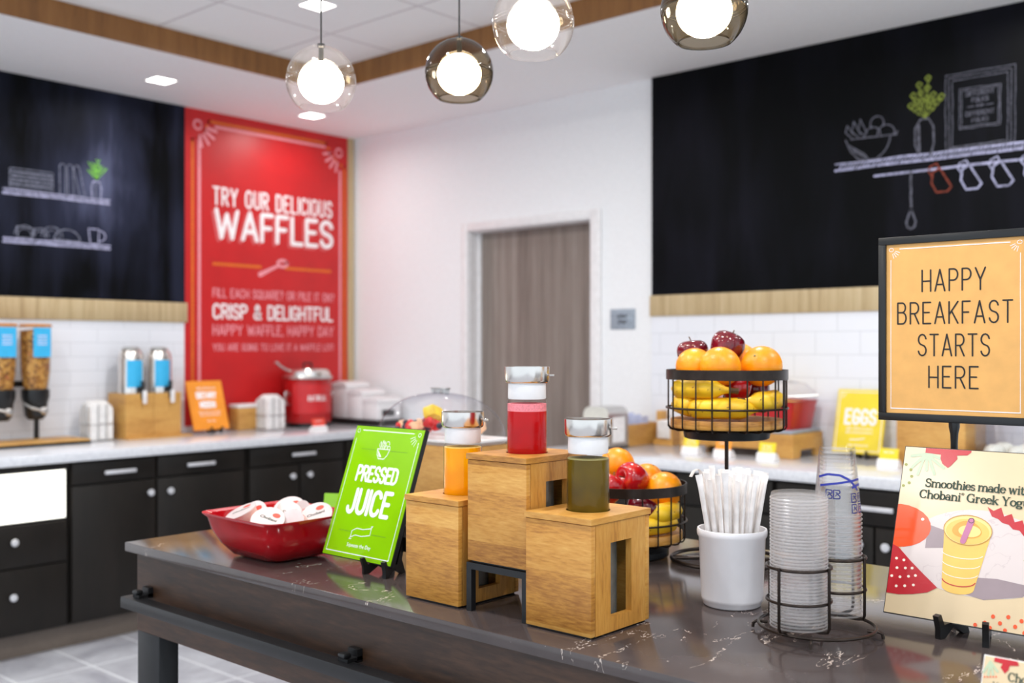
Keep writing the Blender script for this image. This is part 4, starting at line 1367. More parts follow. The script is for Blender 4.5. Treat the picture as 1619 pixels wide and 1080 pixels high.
# bamboo riser with red warming dish
t = thing('serving_riser', 'bamboo riser under the red warming dish', 'riser', (4.30, 2.3325, CT))
m = MB()
m.slab_xz([(-0.155, 0), (-0.09, 0), (-0.08, 0.035), (0.06, 0.035), (0.07, 0), (0.135, 0), (0.135, 0.105), (-0.155, 0.105)], -0.2825, -0.2625)
m.slab_xz([(-0.155, 0), (-0.09, 0), (-0.08, 0.035), (0.06, 0.035), (0.07, 0), (0.135, 0), (0.135, 0.105), (-0.155, 0.105)], 0.2625, 0.2825)
m.slab_yz([(-0.2625, 0), (-0.21, 0), (-0.20, 0.035), (0.20, 0.035), (0.21, 0), (0.2625, 0), (0.2625, 0.105), (-0.2625, 0.105)], -0.155, -0.137)
m.box(-0.137, 0.135, -0.2625, 0.2625, 0.09, 0.105)
m.build('box', 'bamboo', t)
MB().box(-0.15, 0.132, -0.275, 0.275, 0.1055, 0.12, 0, 0.003).build('warming_plate', 'grey_plate', t)
for k, yc in enumerate((2.218, 2.490)):
    t = thing('warming_dish', 'red rectangular warming dish with clear lid, %s' % ('nearer the yellow egg sign' if k == 0 else 'hidden behind the upper fruit basket'), 'serving dish', (4.30, yc, CT + 0.1205))
    t.scale = (1, 1.0 if k == 0 else 0.68, 1)
    m = MB()
    m.loft([[(p[0], p[1], z) for p in rrect(a, b, 0.02, 3)] for (a, b, z) in ((0.115, 0.13, 0), (0.13, 0.15, 0.12), (0.137, 0.158, 0.126), (0.125, 0.146, 0.126), (0.11, 0.125, 0.03))])
    m.build('dish', 'red_enamel', t)
    m = MB()
    m.loft([[(p[0], p[1], z) for p in rrect(a, b, 0.03, 4)] for (a, b, z) in ((0.13, 0.15, 0.127), (0.125, 0.145, 0.165), (0.10, 0.115, 0.20), (0.05, 0.06, 0.215))], 0, False, False, True)
    ld = m.build('lid', 'acrylic', t)
    MB().tube([(-0.02, -0.03, 0.208), (-0.02, -0.03, 0.235), (-0.02, 0.03, 0.235), (-0.02, 0.03, 0.208)], 0.006, 8).build('handle', 'steel', ld)
    m = MB()
    m.loft([[(p[0] , p[1], z) for p in rrect(a, b, 0.02, 3)] for (a, b, z) in ((0.11, 0.13, 0.045), (0.112, 0.132, 0.118))])
    m.build('food', 'mango', t)
MB().tube([(4.18, 2.115, CT + 0.255), (4.19, 2.09, CT + 0.265), (4.24, 1.98, CT + 0.275)], 0.006, 8).build('tongs', 'steel')
tag(bpy.data.objects['tongs'], 'steel tong handle over the red dish', 'tongs')

# yellow egg sign
easel('small black easel under the yellow egg sign', (4.385, 1.85, CT), RW)
t = sign_board('tabletop_sign', 'yellow sign lettered eggs on the right counter', (4.366, 1.865, CT + 0.021), RW, 0.222, 0.285, 15, 'label_yellow', 'label_yellow')
m = MB()
m.strokes('EGGS', -0.070, 0.076, 0.125, 0.075, 0.0125, -0.0006, 0, None, 0.28)
border(m, 0.222, 0.285, 0.012, 0.003, -0.0006)
small_print(m, -0.065, 0.065, 0.105, 0.0094, -0.0006, 7)
small_print(m, -0.065, 0.065, 0.088, 0.0094, -0.0006, 7)
m.ribbon([(-0.035, 0.06), (0.0, 0.062), (0.03, 0.068)], 0.004, -0.0006)
small_print(m, -0.05, 0.05, 0.032, 0.0086, -0.0006, 7)
sunburst(m, -0.094, 0.268, 1, 0.006, -0.0006)
m.build('lettering', 'print_white', t)

# bread box and clear bread bin
t = thing('bread_box', 'plain wooden box between the egg sign and bread case', 'box', (4.325, 1.49, CT))
MB().box(-0.125, 0.13, -0.135, 0.135, 0, 0.225, 0, 0.003).build('body', 'bamboo', t)
MB().box(-0.13, 0.135, -0.14, 0.14, 0.225, 0.24, 0, 0.003).build('lid', 'bamboo', t)
label_tent('yellow food label in front of the plain wooden box', (4.12, 1.625, CT), RW, 'label_yellow', [0.8])
t = thing('bread_case', 'clear bread case on wooden base at the right', 'display case', (4.325, 1.085, CT))
MB().box(-0.13, 0.13, -0.24, 0.24, 0, 0.04, 0, 0.003).build('base', 'bamboo', t)
m = MB()
m.box(-0.125, -0.121, -0.235, 0.235, 0.04, 0.225).box(0.121, 0.125, -0.235, 0.235, 0.04, 0.225).box(-0.121, 0.121, -0.235, -0.231, 0.04, 0.225).box(-0.121, 0.121, 0.231, 0.235, 0.04, 0.225).box(-0.125, 0.125, -0.235, 0.235, 0.225, 0.229)
m.build('case', 'acrylic', t)
rnd = random.Random(11)
k = 0
for iy in range(5):
    for ix in range(2):
        m = MB()
        m.T = Matrix.Diagonal((0.052, 0.042, 0.032, 1))
        m.lathe([(0, -1), (0.6, -0.85), (0.95, -0.3), (1, 0.1), (0.8, 0.65), (0.4, 0.95), (0, 1)], 16)
        o = m.build('bread_roll', 'roll', None, (4.265 + ix * 0.115, 0.905 + iy * 0.09, CT + 0.073), (0, 0, rnd.uniform(-0.3, 0.3)))
        tag(o, 'pale bread roll inside the clear case', 'bread roll', 'pale rolls in the clear case')


# ------------------------------------------------------------------ the island
IX0, IX1, IY0, IY1, IZ = 1.284, 2.242, -0.60, 2.406, 0.915
isl = thing('island_table', 'dark quartz-topped walnut serving island on black steel legs', 'island', (0, 0, 0))
MB().box(IX0, IX1, IY0, IY1, IZ - 0.022, IZ, 0, 0.0015).build('tabletop', 'dark_quartz', isl)
m = MB()
m.box(1.305, 1.325, -0.57, 2.383, 0.70, IZ - 0.0225)
tag(m.build('front_apron', 'walnut_front', isl), 'dark walnut front panel')
MB().box(1.326, 2.22, 2.363, 2.383, 0.70, IZ - 0.0225).build('end_apron', 'walnut_front', isl)
MB().box(2.20, 2.22, -0.57, 2.362, 0.70, IZ - 0.0225).build('rear_apron', 'walnut_front', isl)
MB().box(1.326, 2.199, -0.57, -0.55, 0.70, IZ - 0.0225).build('end_apron', 'walnut_front', isl)
for (x0, x1, y0, y1) in ((1.3055, 1.358, 2.283, 2.383), (2.168, 2.22, 2.283, 2.383), (1.3055, 1.358, -0.57, -0.47), (2.168, 2.22, -0.57, -0.47)):
    MB().box(x0, x1, y0, y1, 0.0, 0.6995, 0, 0.002).build('leg', 'black_metal', isl)
rl = MB().box(1.250, 1.284, -0.55, 2.363, 0.768, 0.794, 0, 0.001).build('hanging_rail', 'black_metal', isl)
for yb in (2.322, 1.55, 0.75, -0.05):
    m = MB()
    m.box(1.268, 1.305, yb - 0.014, yb + 0.014, 0.794, 0.801).box(1.292, 1.305, yb - 0.014, yb + 0.014, 0.79, 0.815).box(1.262, 1.282, yb - 0.010, yb + 0.010, 0.801, 0.812, 0, 0.004)
    m.build('bracket', 'black_plastic', rl)
IT = IZ + 0.0004

# ------------------------------------------------------------------ three juice dispensers
def juice_box(name_lbl, loc, juice, foam, foam_h, W=0.140, Dp=0.168, Hb=0.197):
    """front (-x) face is W wide along y, body runs Dp along +x; origin under the body centre"""
    t = thing('juice_dispenser', name_lbl, 'juice dispenser', loc)
    hx, hy = Dp / 2, W / 2
    z0, z1 = 0.0035, Hb - 0.011
    MB().box(-hx + 0.006, hx - 0.006, -hy + 0.006, hy - 0.006, 0, z0).build('foot_pad', 'black_plastic', t)
    MB().box(-hx, -hx + 0.012, -hy, hy, z0, z1, 0, 0.0012).build('front_panel', 'beech', t)
    MB().box(hx - 0.012, hx, -hy, hy, z0, z1, 0, 0.0012).build('rear_panel', 'beech', t)
    for s in (-1, 1):
        ya, yb = (s * hy, s * (hy - 0.012))
        m = MB()
        xa, xb = -hx + 0.0125, hx - 0.0125
        wx0, wx1, wz0, wz1 = -0.030, 0.030, 0.028, 0.152
        y0, y1 = min(ya, yb), max(ya, yb)
        m.box(xa, wx0, y0, y1, z0, z1).box(wx1, xb, y0, y1, z0, z1).box(wx0, wx1, y0, y1, z0, wz0).box(wx0, wx1, y0, y1, wz1, z1)
        m.build('side_panel', 'beech_up', t)
    m = MB()
    ca = math.atan2(hy + 0.002, hx + 0.002)
    angs = sorted([2 * math.pi * k / 40 for k in range(40)] + [ca, math.pi - ca, math.pi + ca, 2 * math.pi - ca])
    hole = [(0.0385 * math.cos(q), 0.0385 * math.sin(q)) for q in angs]
    sq = []
    for q in angs:
        c, s = math.cos(q), math.sin(q)
        q = min((hx + 0.002) / max(abs(c), 1e-6), (hy + 0.002) / max(abs(s), 1e-6))
        sq.append((c * q, s * q))
    zl0, zl1 = Hb - 0.010, Hb
    m.loft([[(p[0], p[1], zl0) for p in hole], [(p[0], p[1], zl0) for p in sq], [(p[0], p[1], zl1) for p in sq], [(p[0], p[1], zl1) for p in hole]], 0, True)
    m.build('lid_board', 'beech', t, sharp=20)
    MB().lathe([(0.05, 0.012), (0.05, 0.16), (0.049, 0.165), (0, 0.165)], 36).build('tank', 'tank', t)
    # carafe standing up through the lid
    b = MB().lathe([(0.0355, 0.166), (0.0372, 0.172), (0.0372, 0.287), (0.0345, 0.293), (0.031, 0.295)], 44, 0, (0, 0, 0), False).build('carafe', 'glass', t)
    jz = 0.289 - foam_h
    MB().lathe([(0.034, 0.167), (0.0359, 0.172), (0.0359, jz), (0, jz)], 44).build('juice', juice, b)
    MB().lathe([(0.0357, jz), (0.0357, 0.2865), (0.03, 0.2875), (0, 0.2875)], 44).build('foam', foam, b)
    MB().lathe([(0.0340, 0.295), (0.0350, 0.297), (0.0345, 0.324), (0, 0.324)], 44).build('neck_collar', 'white_plastic', t)
    cp = MB().lathe([(0.0360, 0.3235), (0.0385, 0.325), (0.0408, 0.329), (0.0412, 0.354), (0.0392, 0.354), (0.0388, 0.330), (0, 0.330)], 48).build('spout_cap', 'chrome', t)
    m = MB()
    m.tube([(0.02, -0.0370, 0.338), (0.024, -0.0445, 0.338)], 0.0022, 8)
    m.build('pin', 'steel', cp)
    return t


BX = 1.355 + 0.084
juice_box('beech juice dispenser with orange juice, beside the green sign', (BX, 1.398, IT), 'juice_orange', 'foam_yellow', 0.003)
juice_box('raised middle beech juice dispenser with red juice', (BX + 0.006, 1.240, IT + 0.0885), 'juice_red', 'foam_pink', 0.016)
juice_box('front beech juice dispenser with green juice, nearest the straws', (BX - 0.004, 1.092, IT), 'juice_green', 'foam_green', 0.004)
t = thing('riser_stand', 'black metal stand raising the middle red juice dispenser', 'stand', (BX + 0.006, 1.240, IT))
m = MB()
a, b, c = 0.0845, 0.0725, 0.012
m.box(-a, a, -b, -b + c, 0.076, 0.088).box(-a, a, b - c, b, 0.076, 0.088).box(-a, -a + c, -b + c, b - c, 0.076, 0.088).box(a - c, a, -b + c, b - c, 0.076, 0.088)
m.build('frame', 'black_metal', t)
for sx in (-1, 1):
    for sy in (-1, 1):
        x0, x1 = sorted((sx * a, sx * (a - c)))
        y0, y1 = sorted((sy * b, sy * (b - c)))
        MB().box(x0, x1, y0, y1, 0, 0.076).build('leg', 'black_metal', t)

# ------------------------------------------------------------------ green juice sign
FX = D2R(-90)
easel('small black easel under the green juice sign', (1.462, 1.652, IT), FX, 1.0)
t = sign_board('tabletop_sign', 'lime green sign lettered pressed juice on the island', (1.447, 1.728, IT + 0.022), FX, 0.226, 0.297, 20, 'sign_green', 'black_plastic', 0.012)
m = MB()
y = -0.0005
m.strokes('PRESSED', -0.070, 0.066, 0.169, 0.038, 0.0060, y, 0, None, 0.2)
m.strokes('JUICE', -0.074, 0.068, 0.095, 0.060, 0.0092, y, 0, None, 0.24)
# bowl of fruit drawn at the top
m.ribbon([(-0.022, 0.246), (-0.019, 0.233), (-0.012, 0.224), (0.006, 0.224), (0.014, 0.233), (0.018, 0.246), (-0.022, 0.246)], 0.0016, y)
for k in range(5):
    m.ribbon([(-0.019 + k * 0.002, 0.243 - k * 0.002), (-0.012 + k * 0.002, 0.228)], 0.001, y)
for (q, z) in ((-0.016, 0.263), (-0.009, 0.266), (-0.003, 0.264)):
    m.ribbon([(q + 0.003, 0.247), (q - 0.003, 0.255), (q, z), (q + 0.006, 0.25)], 0.0012, y)
m.ribbon(arc(0.004, 0.248, 0.006, 0.007, 0, 180, 8), 0.0012, y).ribbon(arc(0.013, 0.248, 0.005, 0.006, 0, 180, 8), 0.0012, y).ribbon(arc(0.007, 0.258, 0.006, 0.006, -20, 200, 8), 0.0012, y)
# ribbon banner
m.ribbon([(-0.034, 0.060), (-0.020, 0.067), (0.0, 0.066), (0.026, 0.071), (0.026, 0.056), (0.0, 0.051), (-0.020, 0.052), (-0.034, 0.046), (-0.034, 0.060)], 0.0014, y)
m.ribbon([(-0.034, 0.046), (-0.037, 0.042), (-0.030, 0.043)], 0.0012, y)
m.ribbon([(0.026, 0.071), (0.029, 0.076), (0.023, 0.074)], 0.0012, y)
m.text('Squeeze the Day', 0.0, 0.026, 0.0115, y, 0, 0.078)
ins = 0.011
a, bb = 0.113 - ins, 0.297 - ins
m.ribbon([(-a + 0.016, bb), (a - 0.020, bb)], 0.0016, y).ribbon([(-a, bb - 0.02), (-a, ins)], 0.0011, y).ribbon([(a, bb - 0.02), (a, ins)], 0.0014, y).ribbon([(-a, ins), (a, ins)], 0.0016, y)
m.ribbon(arc(-a + 0.002, bb - 0.002, 0.0042, 0.0042, 0, 360, 12), 0.0008, y)
m.ribbon(arc(a - 0.002, bb - 0.002, 0.0042, 0.0042, 0, 360, 12), 0.001, y)
for an in (200, 216, 232, 248):
    ca, sa = math.cos(D2R(an)), math.sin(D2R(an))
    m.ribbon([(a - 0.002 + ca * 0.013, bb - 0.002 + sa * 0.013), (a - 0.002 + ca * 0.028, bb - 0.002 + sa * 0.028)], 0.001, y)
e = 0.0055
for p, q, n in (((-a + 0.012, bb + e), (a - 0.014, bb + e), 60), ((-a - e, ins - e), (a + e, ins - e), 64), ((-a - e, ins), (-a - e, bb - 0.016), 80), ((a + e, ins), (a + e, bb - 0.016), 80),
                ((-a - e, bb - 0.016), (-a + 0.012, bb + e), 9), ((a + e, bb - 0.016), (a - 0.014, bb + e), 9),
                ((-0.074, 0.243), (-0.028, 0.243), 24), ((0.022, 0.243), (0.074, 0.243), 26), ((-0.076, 0.058), (-0.04, 0.058), 19), ((0.032, 0.058), (0.076, 0.058), 22)):
    m.dots(p, q, n, 0.0006, y, 1)
m.build('lettering', ['print_white', 'print_darkgreen'], t)

# small lime food label behind the red bowl
label_tent('small lime green food label behind the red bowl', (1.826, 2.258, IT), D2R(-60), 'sign_green', [], 0.085)

# ------------------------------------------------------------------ red bowl with yogurt cups
t = thing('serving_bowl', 'square glossy red bowl holding yogurt cups', 'bowl', (1.444, 1.996, IT))
m = MB()
prof = [(0.060, 0.074, 0.0), (0.078, 0.093, 0.004), (0.098, 0.114, 0.030), (0.112, 0.129, 0.060), (0.119, 0.136, 0.088), (0.127, 0.145, 0.096), (0.127, 0.145, 0.0985), (0.116, 0.133, 0.0945), (0.108, 0.125, 0.062), (0.093, 0.109, 0.032), (0.070, 0.085, 0.008)]
m.loft([[(p[0], p[1], z) for p in rrect(a_, b_, 0.036, 6)] for (a_, b_, z) in prof])
m.build('body', 'red_gloss', t, sharp=50)


def yogurt(label, loc, rot, berry=True):
    t = thing('yogurt_cup', label, 'yogurt cup', loc, rot)
    MB().lathe([(0.0, -0.030), (0.026, -0.030), (0.028, -0.027), (0.0345, 0.026), (0.0365, 0.029), (0.0365, 0.031), (0, 0.031)], 32).build('cup', 'cup_pink', t)
    l = MB().lathe([(0.038, 0.0312), (0.038, 0.0322), (0, 0.0324)], 32).build('lid', 'foil', t)
    m = MB()
    m.T = Matrix.Translation((0, 0, 0.0327)) @ Matrix.Rotation(D2R(-90), 4, 'X')
    m.text('Chobani', 0, 0.0, 0.0105, 0, 0, 0.042, 0.0003)
    m.flat([(0.010 * math.cos(k * 0.7) + 0.012, 0.018 + 0.007 * math.sin(k * 0.7)) for k in range(9)], 0.0, 1)
    m.build('lid_print', ['print_darkgreen', 'label_red'], l)
    if berry:
        m = MB()
        for k0 in (-20, 100):
            pts = [(-0.010, 0.012), (-0.012, 0.002), (-0.004, -0.012), (0.004, -0.012), (0.012, 0.002), (0.010, 0.012)]
            vs = []
            for (u, z) in pts:
                r = 0.0314 + 0.0001 + z * 0.1226 + 0.0004
                an = D2R(k0) + u / r
                vs.append(m.v((r * math.sin(an), -r * math.cos(an), z)))
            m.f(vs, 0, False)
        for q in (0, 180):
            n0 = len(m.bm.verts)
            m.text('Chobani', 0, -0.024, 0.011, 0, 1, 0.034, 0.0004)
            m.bm.verts.ensure_lookup_table()
            for v in m.bm.verts[n0:]:
                r = 0.0319 + v.co.z * 0.1226
                an = v.co.x / r + D2R(q + 40)
                v.co = (r * math.sin(an), -r * math.cos(an), v.co.z)
        m.build('cup_print', ['label_red', 'print_darkgreen'], t)
    return t


rx = D2R
cups = [
    ('yogurt cup with lid tilted to the front, leftmost in the red bowl', (1.394, 2.058, IT + 0.073), (rx(14), rx(-22), rx(-50))),
    ('yogurt cup with red berry print on its side at the front of the bowl', (1.402, 1.984, IT + 0.066), (rx(34), rx(16), rx(-64))),
    ('yogurt cup lying third from the left along the bowl front', (1.448, 1.936, IT + 0.066), (rx(-64), rx(16), rx(112))),
    ('yogurt cup touching the edge of the green juice sign', (1.508, 1.934, IT + 0.070), (rx(36), rx(-18), rx(-40))),
    ('yogurt cup tilted at the middle of the red bowl', (1.462, 2.012, IT + 0.074), (rx(58), rx(30), rx(-20))),
    ('yogurt cup lying at the left rear corner of the bowl', (1.456, 2.086, IT + 0.068), (rx(62), rx(-14), rx(-70))),
    ('yogurt cup with red print at the far rim of the bowl', (1.524, 2.062, IT + 0.070), (rx(40), rx(0), rx(-56))),
    ('yogurt cup lying at the right rear of the bowl', (1.524, 1.994, IT + 0.072), (rx(66), rx(20), rx(-100))),
    ('yogurt cup at the bottom of the red bowl', (1.447, 2.020, IT + 0.036), (rx(5), rx(3), 0)),
]
for (l, lo, ro) in cups:
    yogurt(l, (lo[0] - 0.003, lo[1] - 0.012, lo[2]), ro)

# ------------------------------------------------------------------ domed cold fruit tray on a wooden box
cx, cy = 2.12, 2.150
t = thing('chilled_fruit_stand', 'wooden box with white tray and clear dome for cut fruit', 'food stand', (cx, cy, IT))
MB().box(-0.095, 0.095, -0.19, 0.19, 0, 0.205, 0, 0.003).build('box', 'bamboo', t)
m = MB()
m.loft([[(p[0], p[1], z) for p in rrect(a_, b_, 0.03, 4)] for (a_, b_, z) in ((0.09, 0.185, 0.2055), (0.10, 0.196, 0.216), (0.10, 0.196, 0.222), (0.088, 0.184, 0.222), (0.085, 0.18, 0.212))])
m.build('tray', 'white_plastic', t)
m = MB()
loops = []
for k in range(11):
    a_ = D2R(90 * k / 10)
    s = math.cos(a_) ** 0.9
    loops.append([(p[0], p[1], 0.2225 + 0.126 * math.sin(a_)) for p in rrect(max(0.098 * s, 0.004), max(0.194 * s, 0.008), max(0.05 * s, 0.002), 5)])
m.loft(loops, 0, False, False, True)
dm = m.build('dome_lid', 'acrylic', t)
m = MB()
m.box(-0.012, 0.012, -0.03, 0.03, 0.357, 0.363, 0, 0.002)
for q in (-0.024, 0, 0.024):
    m.box(-0.008, 0.008, q - 0.005, q + 0.005, 0.346, 0.357)
m.build('handle', 'steel', dm)
rnd = random.Random(5)


def berry(name, mat, prof, s):
    m = MB()
    m.T = Matrix.Diagonal((s, s, s, 1))
    m.lathe(prof, 14)
    return m.build(name, mat)


protos = [('strawberry', 'strawberry', [(0, -1), (0.4, -0.7), (0.8, 0), (0.9, 0.4), (0.6, 0.8), (0, 0.85)], 0.019, 'strawberry', 'red strawberry under the clear dome', 'strawberries under the dome'),
          ('blueberry', 'blueberry', [(0, -1), (0.6, -0.8), (1, 0), (0.7, 0.72), (0.3, 0.9), (0.2, 0.8), (0, 0.8)], 0.010, 'blueberry', 'dark blueberry under the clear dome', 'blueberries under the dome')]
for (nm, mt_, prof, s, cat, lb_, grp) in protos:
    first = None
    for k in range(14 if nm == 'strawberry' else 26):
        x, y_ = rnd.uniform(-0.062, 0.062), rnd.uniform(-0.15, 0.15)
        z = 0.232 + rnd.uniform(0, 0.034) * (1 - (y_ / 0.17) ** 2) + (0.006 if nm == 'blueberry' else 0)
        loc = (cx + x, cy + y_, IT + z)
        rot = (rnd.uniform(0, 3), rnd.uniform(0, 3), rnd.uniform(0, 6))
        if first is None:
            first = tag(berry(nm, mt_, prof, s), lb_, cat, grp)
            first.location, first.rotation_euler = loc, rot
        else:
            dup(first, loc, rot)
first = None
for k, (x, y_, z) in enumerate(((0.0, 0.03, 0.287), (-0.03, 0.115, 0.25), (0.03, -0.125, 0.25), (-0.04, -0.13, 0.243), (0.0, -0.07, 0.262), (-0.05, 0.05, 0.25), (0.04, 0.13, 0.246), (0.045, 0.02, 0.262))):
    loc, rot = (cx + x, cy + y_, IT + z), (rnd.uniform(-0.4, 0.4), rnd.uniform(-0.4, 0.4), rnd.uniform(0, 3))
    if first is None:
        m = MB()
        m.box(-0.02, 0.02, -0.026, 0.026, -0.016, 0.018, 0, 0.006)
        first = tag(m.build('fruit_chunk', 'mango'), 'yellow cut fruit chunk on top of the dome tray pile', 'fruit chunk')
        first.location, first.rotation_euler = loc, rot
    else:
        c_ = dup(first, loc, rot, 'pale orange melon chunk under the clear dome', 'melon chunks under the dome')
        c_.scale = (0.75, 0.75, 0.75)
        if k == 1:
            c_.data = c_.data.copy()
            c_.data.materials[0] = MT['melon']
            melon = c_.data
        c_.data = melon

# ------------------------------------------------------------------ fruit baskets
def orange(label, loc, r, rot=(0.3, 0.2, 0)):
    t = thing('orange', label, 'orange', loc, rot)
    m = MB()
    n = 18
    m.lathe([(r * math.sin(math.pi * k / n) * (1.0 if k else 0), -r * 0.96 * math.cos(math.pi * k / n)) for k in range(n)] + [(r * 0.09, r * 0.945), (0, r * 0.93)], 32)
    m.build('peel', 'orange_peel', t, sharp=80)
    MB().lathe([(0.0025, r * 0.93), (0.0025, r * 0.955), (0, r * 0.955)], 8).build('stem_scar', 'leaf', t)
    return t


def apple(label, loc, r, rot, mt_='apple_dark'):
    t = thing('apple', label, 'apple', loc, rot)
    P = [(0, -0.72), (0.12, -0.80), (0.3, -0.90), (0.5, -0.86), (0.72, -0.62), (0.88, -0.25), (0.98, 0.12), (1.0, 0.38), (0.94, 0.62), (0.8, 0.82), (0.6, 0.93), (0.38, 0.93), (0.2, 0.84), (0.08, 0.72), (0, 0.66)]
    MB().lathe([(a * r, b * r) for a, b in P], 36).build('skin', mt_, t, sharp=80)
    MB().tube([(0, 0, r * 0.64), (0.002, 0, r * 0.95), (0.006, 0.001, r * 1.25)], 0.0014, 6).build('stem', 'brown_tip', t)
    return t


def banana_mesh():
    R, n = 0.108, 20
    P, rr = [], []
    for k in range(n + 1):
        t = k / n
        a = D2R(-48 + 96 * t)
        P.append((R * math.cos(a) - R, R * math.sin(a), 0.004 * math.sin(math.pi * t)))
        if t < 0.14:
            q = 0.30 + 0.70 * math.sin(t / 0.14 * math.pi / 2)
        elif t > 0.66:
            q = 0.27 + 0.73 * (0.5 + 0.5 * math.cos(min(1, (t - 0.66) / 0.24) * math.pi))
        else:
            q = 1.0
        rr.append(0.0232 * q)
    return P, rr


def banana(label, loc, rotz, flip=False, s=1.0, tilt=0.0):
    t = thing('banana', label, 'banana', loc, (0, tilt, rotz))
    P, rr = banana_mesh()
    if flip:
        P = [(p[0], -p[1], p[2]) for p in P]
    P = [(p[0] * s, p[1] * s, p[2]) for p in P]
    MB().tube(P[1:19], rr[1:19], 8).build('peel', 'banana', t, sharp=60)
    MB().tube([P[18], P[19], P[20]], [rr[18] * 0.99, rr[19], rr[20] * 1.1], 8).build('stem', 'brown_tip', t)
    MB().tube([P[0], P[1]], [0.004, rr[1] * 1.01], 8).build('tip', 'brown_tip', t)
    return t


def basket(parent, zb):
    """wire basket whose wooden floor has its underside at zb"""
    R = 0.1345
    MB().lathe([(R - 0.003, zb + 0.108), (R, zb + 0.108), (R, zb + 0.130), (R - 0.003, zb + 0.130), (R - 0.003, zb + 0.108)], 64, 0, (0, 0, 0), False).build('rim_band', 'bronze_wire', parent, sharp=40)
    MB().ring(R - 0.001, 0.0024, zb + 0.045, 64).build('hoop', 'bronze_wire', parent)
    MB().lathe([(0.1235, zb + 0.001), (0.1245, zb + 0.003), (0.1245, zb + 0.018), (0.1235, zb + 0.02), (0, zb + 0.02)], 64).build('wooden_floor', 'beech', parent)
    MB().lathe([(0.090, zb - 0.024), (0.094, zb - 0.022), (0.097, zb - 0.006), (0, zb - 0.006)], 48).build('base_disc', 'black_metal', parent)
    w = None
    for k in range(22):
        a = 2 * math.pi * k / 22
        if w is None:
            w = MB().tube([(R - 0.004, 0, zb + 0.115), (R - 0.004, 0, zb + 0.004), (R - 0.008, 0, zb - 0.002), (R - 0.016, 0, zb - 0.0045), (0.085, 0, zb - 0.0045)], 0.0019, 6).build('wire', 'bronze_wire', parent)
        else:
            c = w.copy()
            COL.objects.link(c)
            c.rotation_euler = (0, 0, a)


UB = (2.065, 1.182)
t = thing('fruit_stand', 'tall wire fruit basket on a pole with a ring foot', 'fruit basket', (UB[0], UB[1], IT))
basket(t, 0.299)
m = MB()
m.ring(0.122, 0.0045, 0.0045, 56)
m.tube([(0.122 * math.cos(2.2), 0.122 * math.sin(2.2), 0.0045), (0, 0, 0.006), (0.122 * math.cos(2.2 + math.pi), 0.122 * math.sin(2.2 + math.pi), 0.0045)], 0.0045, 8)
m.build('ring_foot', 'bronze_wire', t)
MB().tube([(0, 0, 0.006), (0, 0, 0.276)], 0.0045, 12).build('pole', 'bronze_wire', t)
LB = (1.979, 1.390)
t = thing('fruit_basket', 'low wire fruit basket behind the green juice box', 'fruit basket', (LB[0], LB[1], IT))
basket(t, 0.038)
MB().lathe([(0.090, 0), (0.094, 0.003), (0.094, 0.015), (0, 0.015)], 48).build('foot', 'black_metal', t)
CA = D2R(-48.54)


def at(c, lat, dep, z):
    return (c[0] + lat * math.cos(CA) - dep * math.sin(CA), c[1] + lat * math.sin(CA) + dep * math.cos(CA), z)


def bn(label, c, ang, z, **k):
    th = D2R(ang) + CA
    R = k.pop('R', 0.103)
    banana(label, (c[0] + R * math.cos(th), c[1] + R * math.sin(th), z), th, **k)


bn('long top banana across the front of the upper basket', UB, 222, 1.300)
bn('lowest banana lying on the wood floor of the upper basket', UB, 258, 1.2585)
bn('short banana at the right of the upper basket', UB, 316, 1.272, flip=True, s=0.9, tilt=0.25)
bn('banana end showing at the left of the upper basket', UB, 176, 1.262, flip=True, s=0.85, R=0.100)
orange('front orange on top of the upper basket', at(UB, -0.027, -0.066, 1.352), 0.0445)
orange('left orange partly behind the front one in the upper basket', at(UB, -0.070, 0.006, 1.350), 0.0430, (0.5, 0.6, 1))
orange('right orange on top of the upper basket', at(UB, 0.071, -0.032, 1.352), 0.0455, (-0.9, 0.5, 2))
orange('orange peeking out behind the right one in the upper basket', at(UB, 0.044, 0.072, 1.362), 0.0430, (1, 0, 0))
apple('dark red apple crowning the upper basket', at(UB, 0.003, 0.018, 1.390), 0.0385, (0.35, 0.25, 0.4))
apple('dark red apple with upright stem at the left rear of the upper basket', at(UB, -0.062, 0.076, 1.374), 0.0365, (0.0, 0.12, 1.4))
apple('bright red apple under the oranges in the upper basket', at(UB, 0.018, -0.018, 1.300), 0.034, (0.3, 0.0, 2.0), 'apple_red')
apple('dark apple low at the right rear of the upper basket', at(UB, 0.078, 0.058, 1.290), 0.036, (0.2, 0.3, 2.0))

orange('orange at the back left of the lower basket', at(LB, -0.020, 0.045, 1.118), 0.0410)
apple('bright red apple lying on top of the lower basket', at(LB, 0.010, -0.020, 1.092), 0.0375, (1.35, 0.2, -1.9), 'apple_red')
orange('orange behind the red apple in the lower basket', at(LB, 0.052, 0.058, 1.080), 0.040, (0.4, 0.1, 0))
orange('large orange at the right front of the lower basket', at(LB, 0.080, -0.018, 1.066), 0.0430, (-0.5, 0.5, 2))
apple('red apple at the left of the lower basket', at(LB, -0.052, -0.048, 1.070), 0.036, (0.5, 0.1, 1.0), 'apple_red')
apple('dark red apple behind the wires of the lower basket', at(LB, 0.020, -0.078, 1.028), 0.035, (0.4, 0.2, 0.4))
bn('upper banana at the right of the lower basket', LB, 318, 1.018, flip=True, s=0.9)
bn('lower banana on the wood floor of the lower basket', LB, 312, 0.9925 + 0.001, s=0.95, R=0.100)


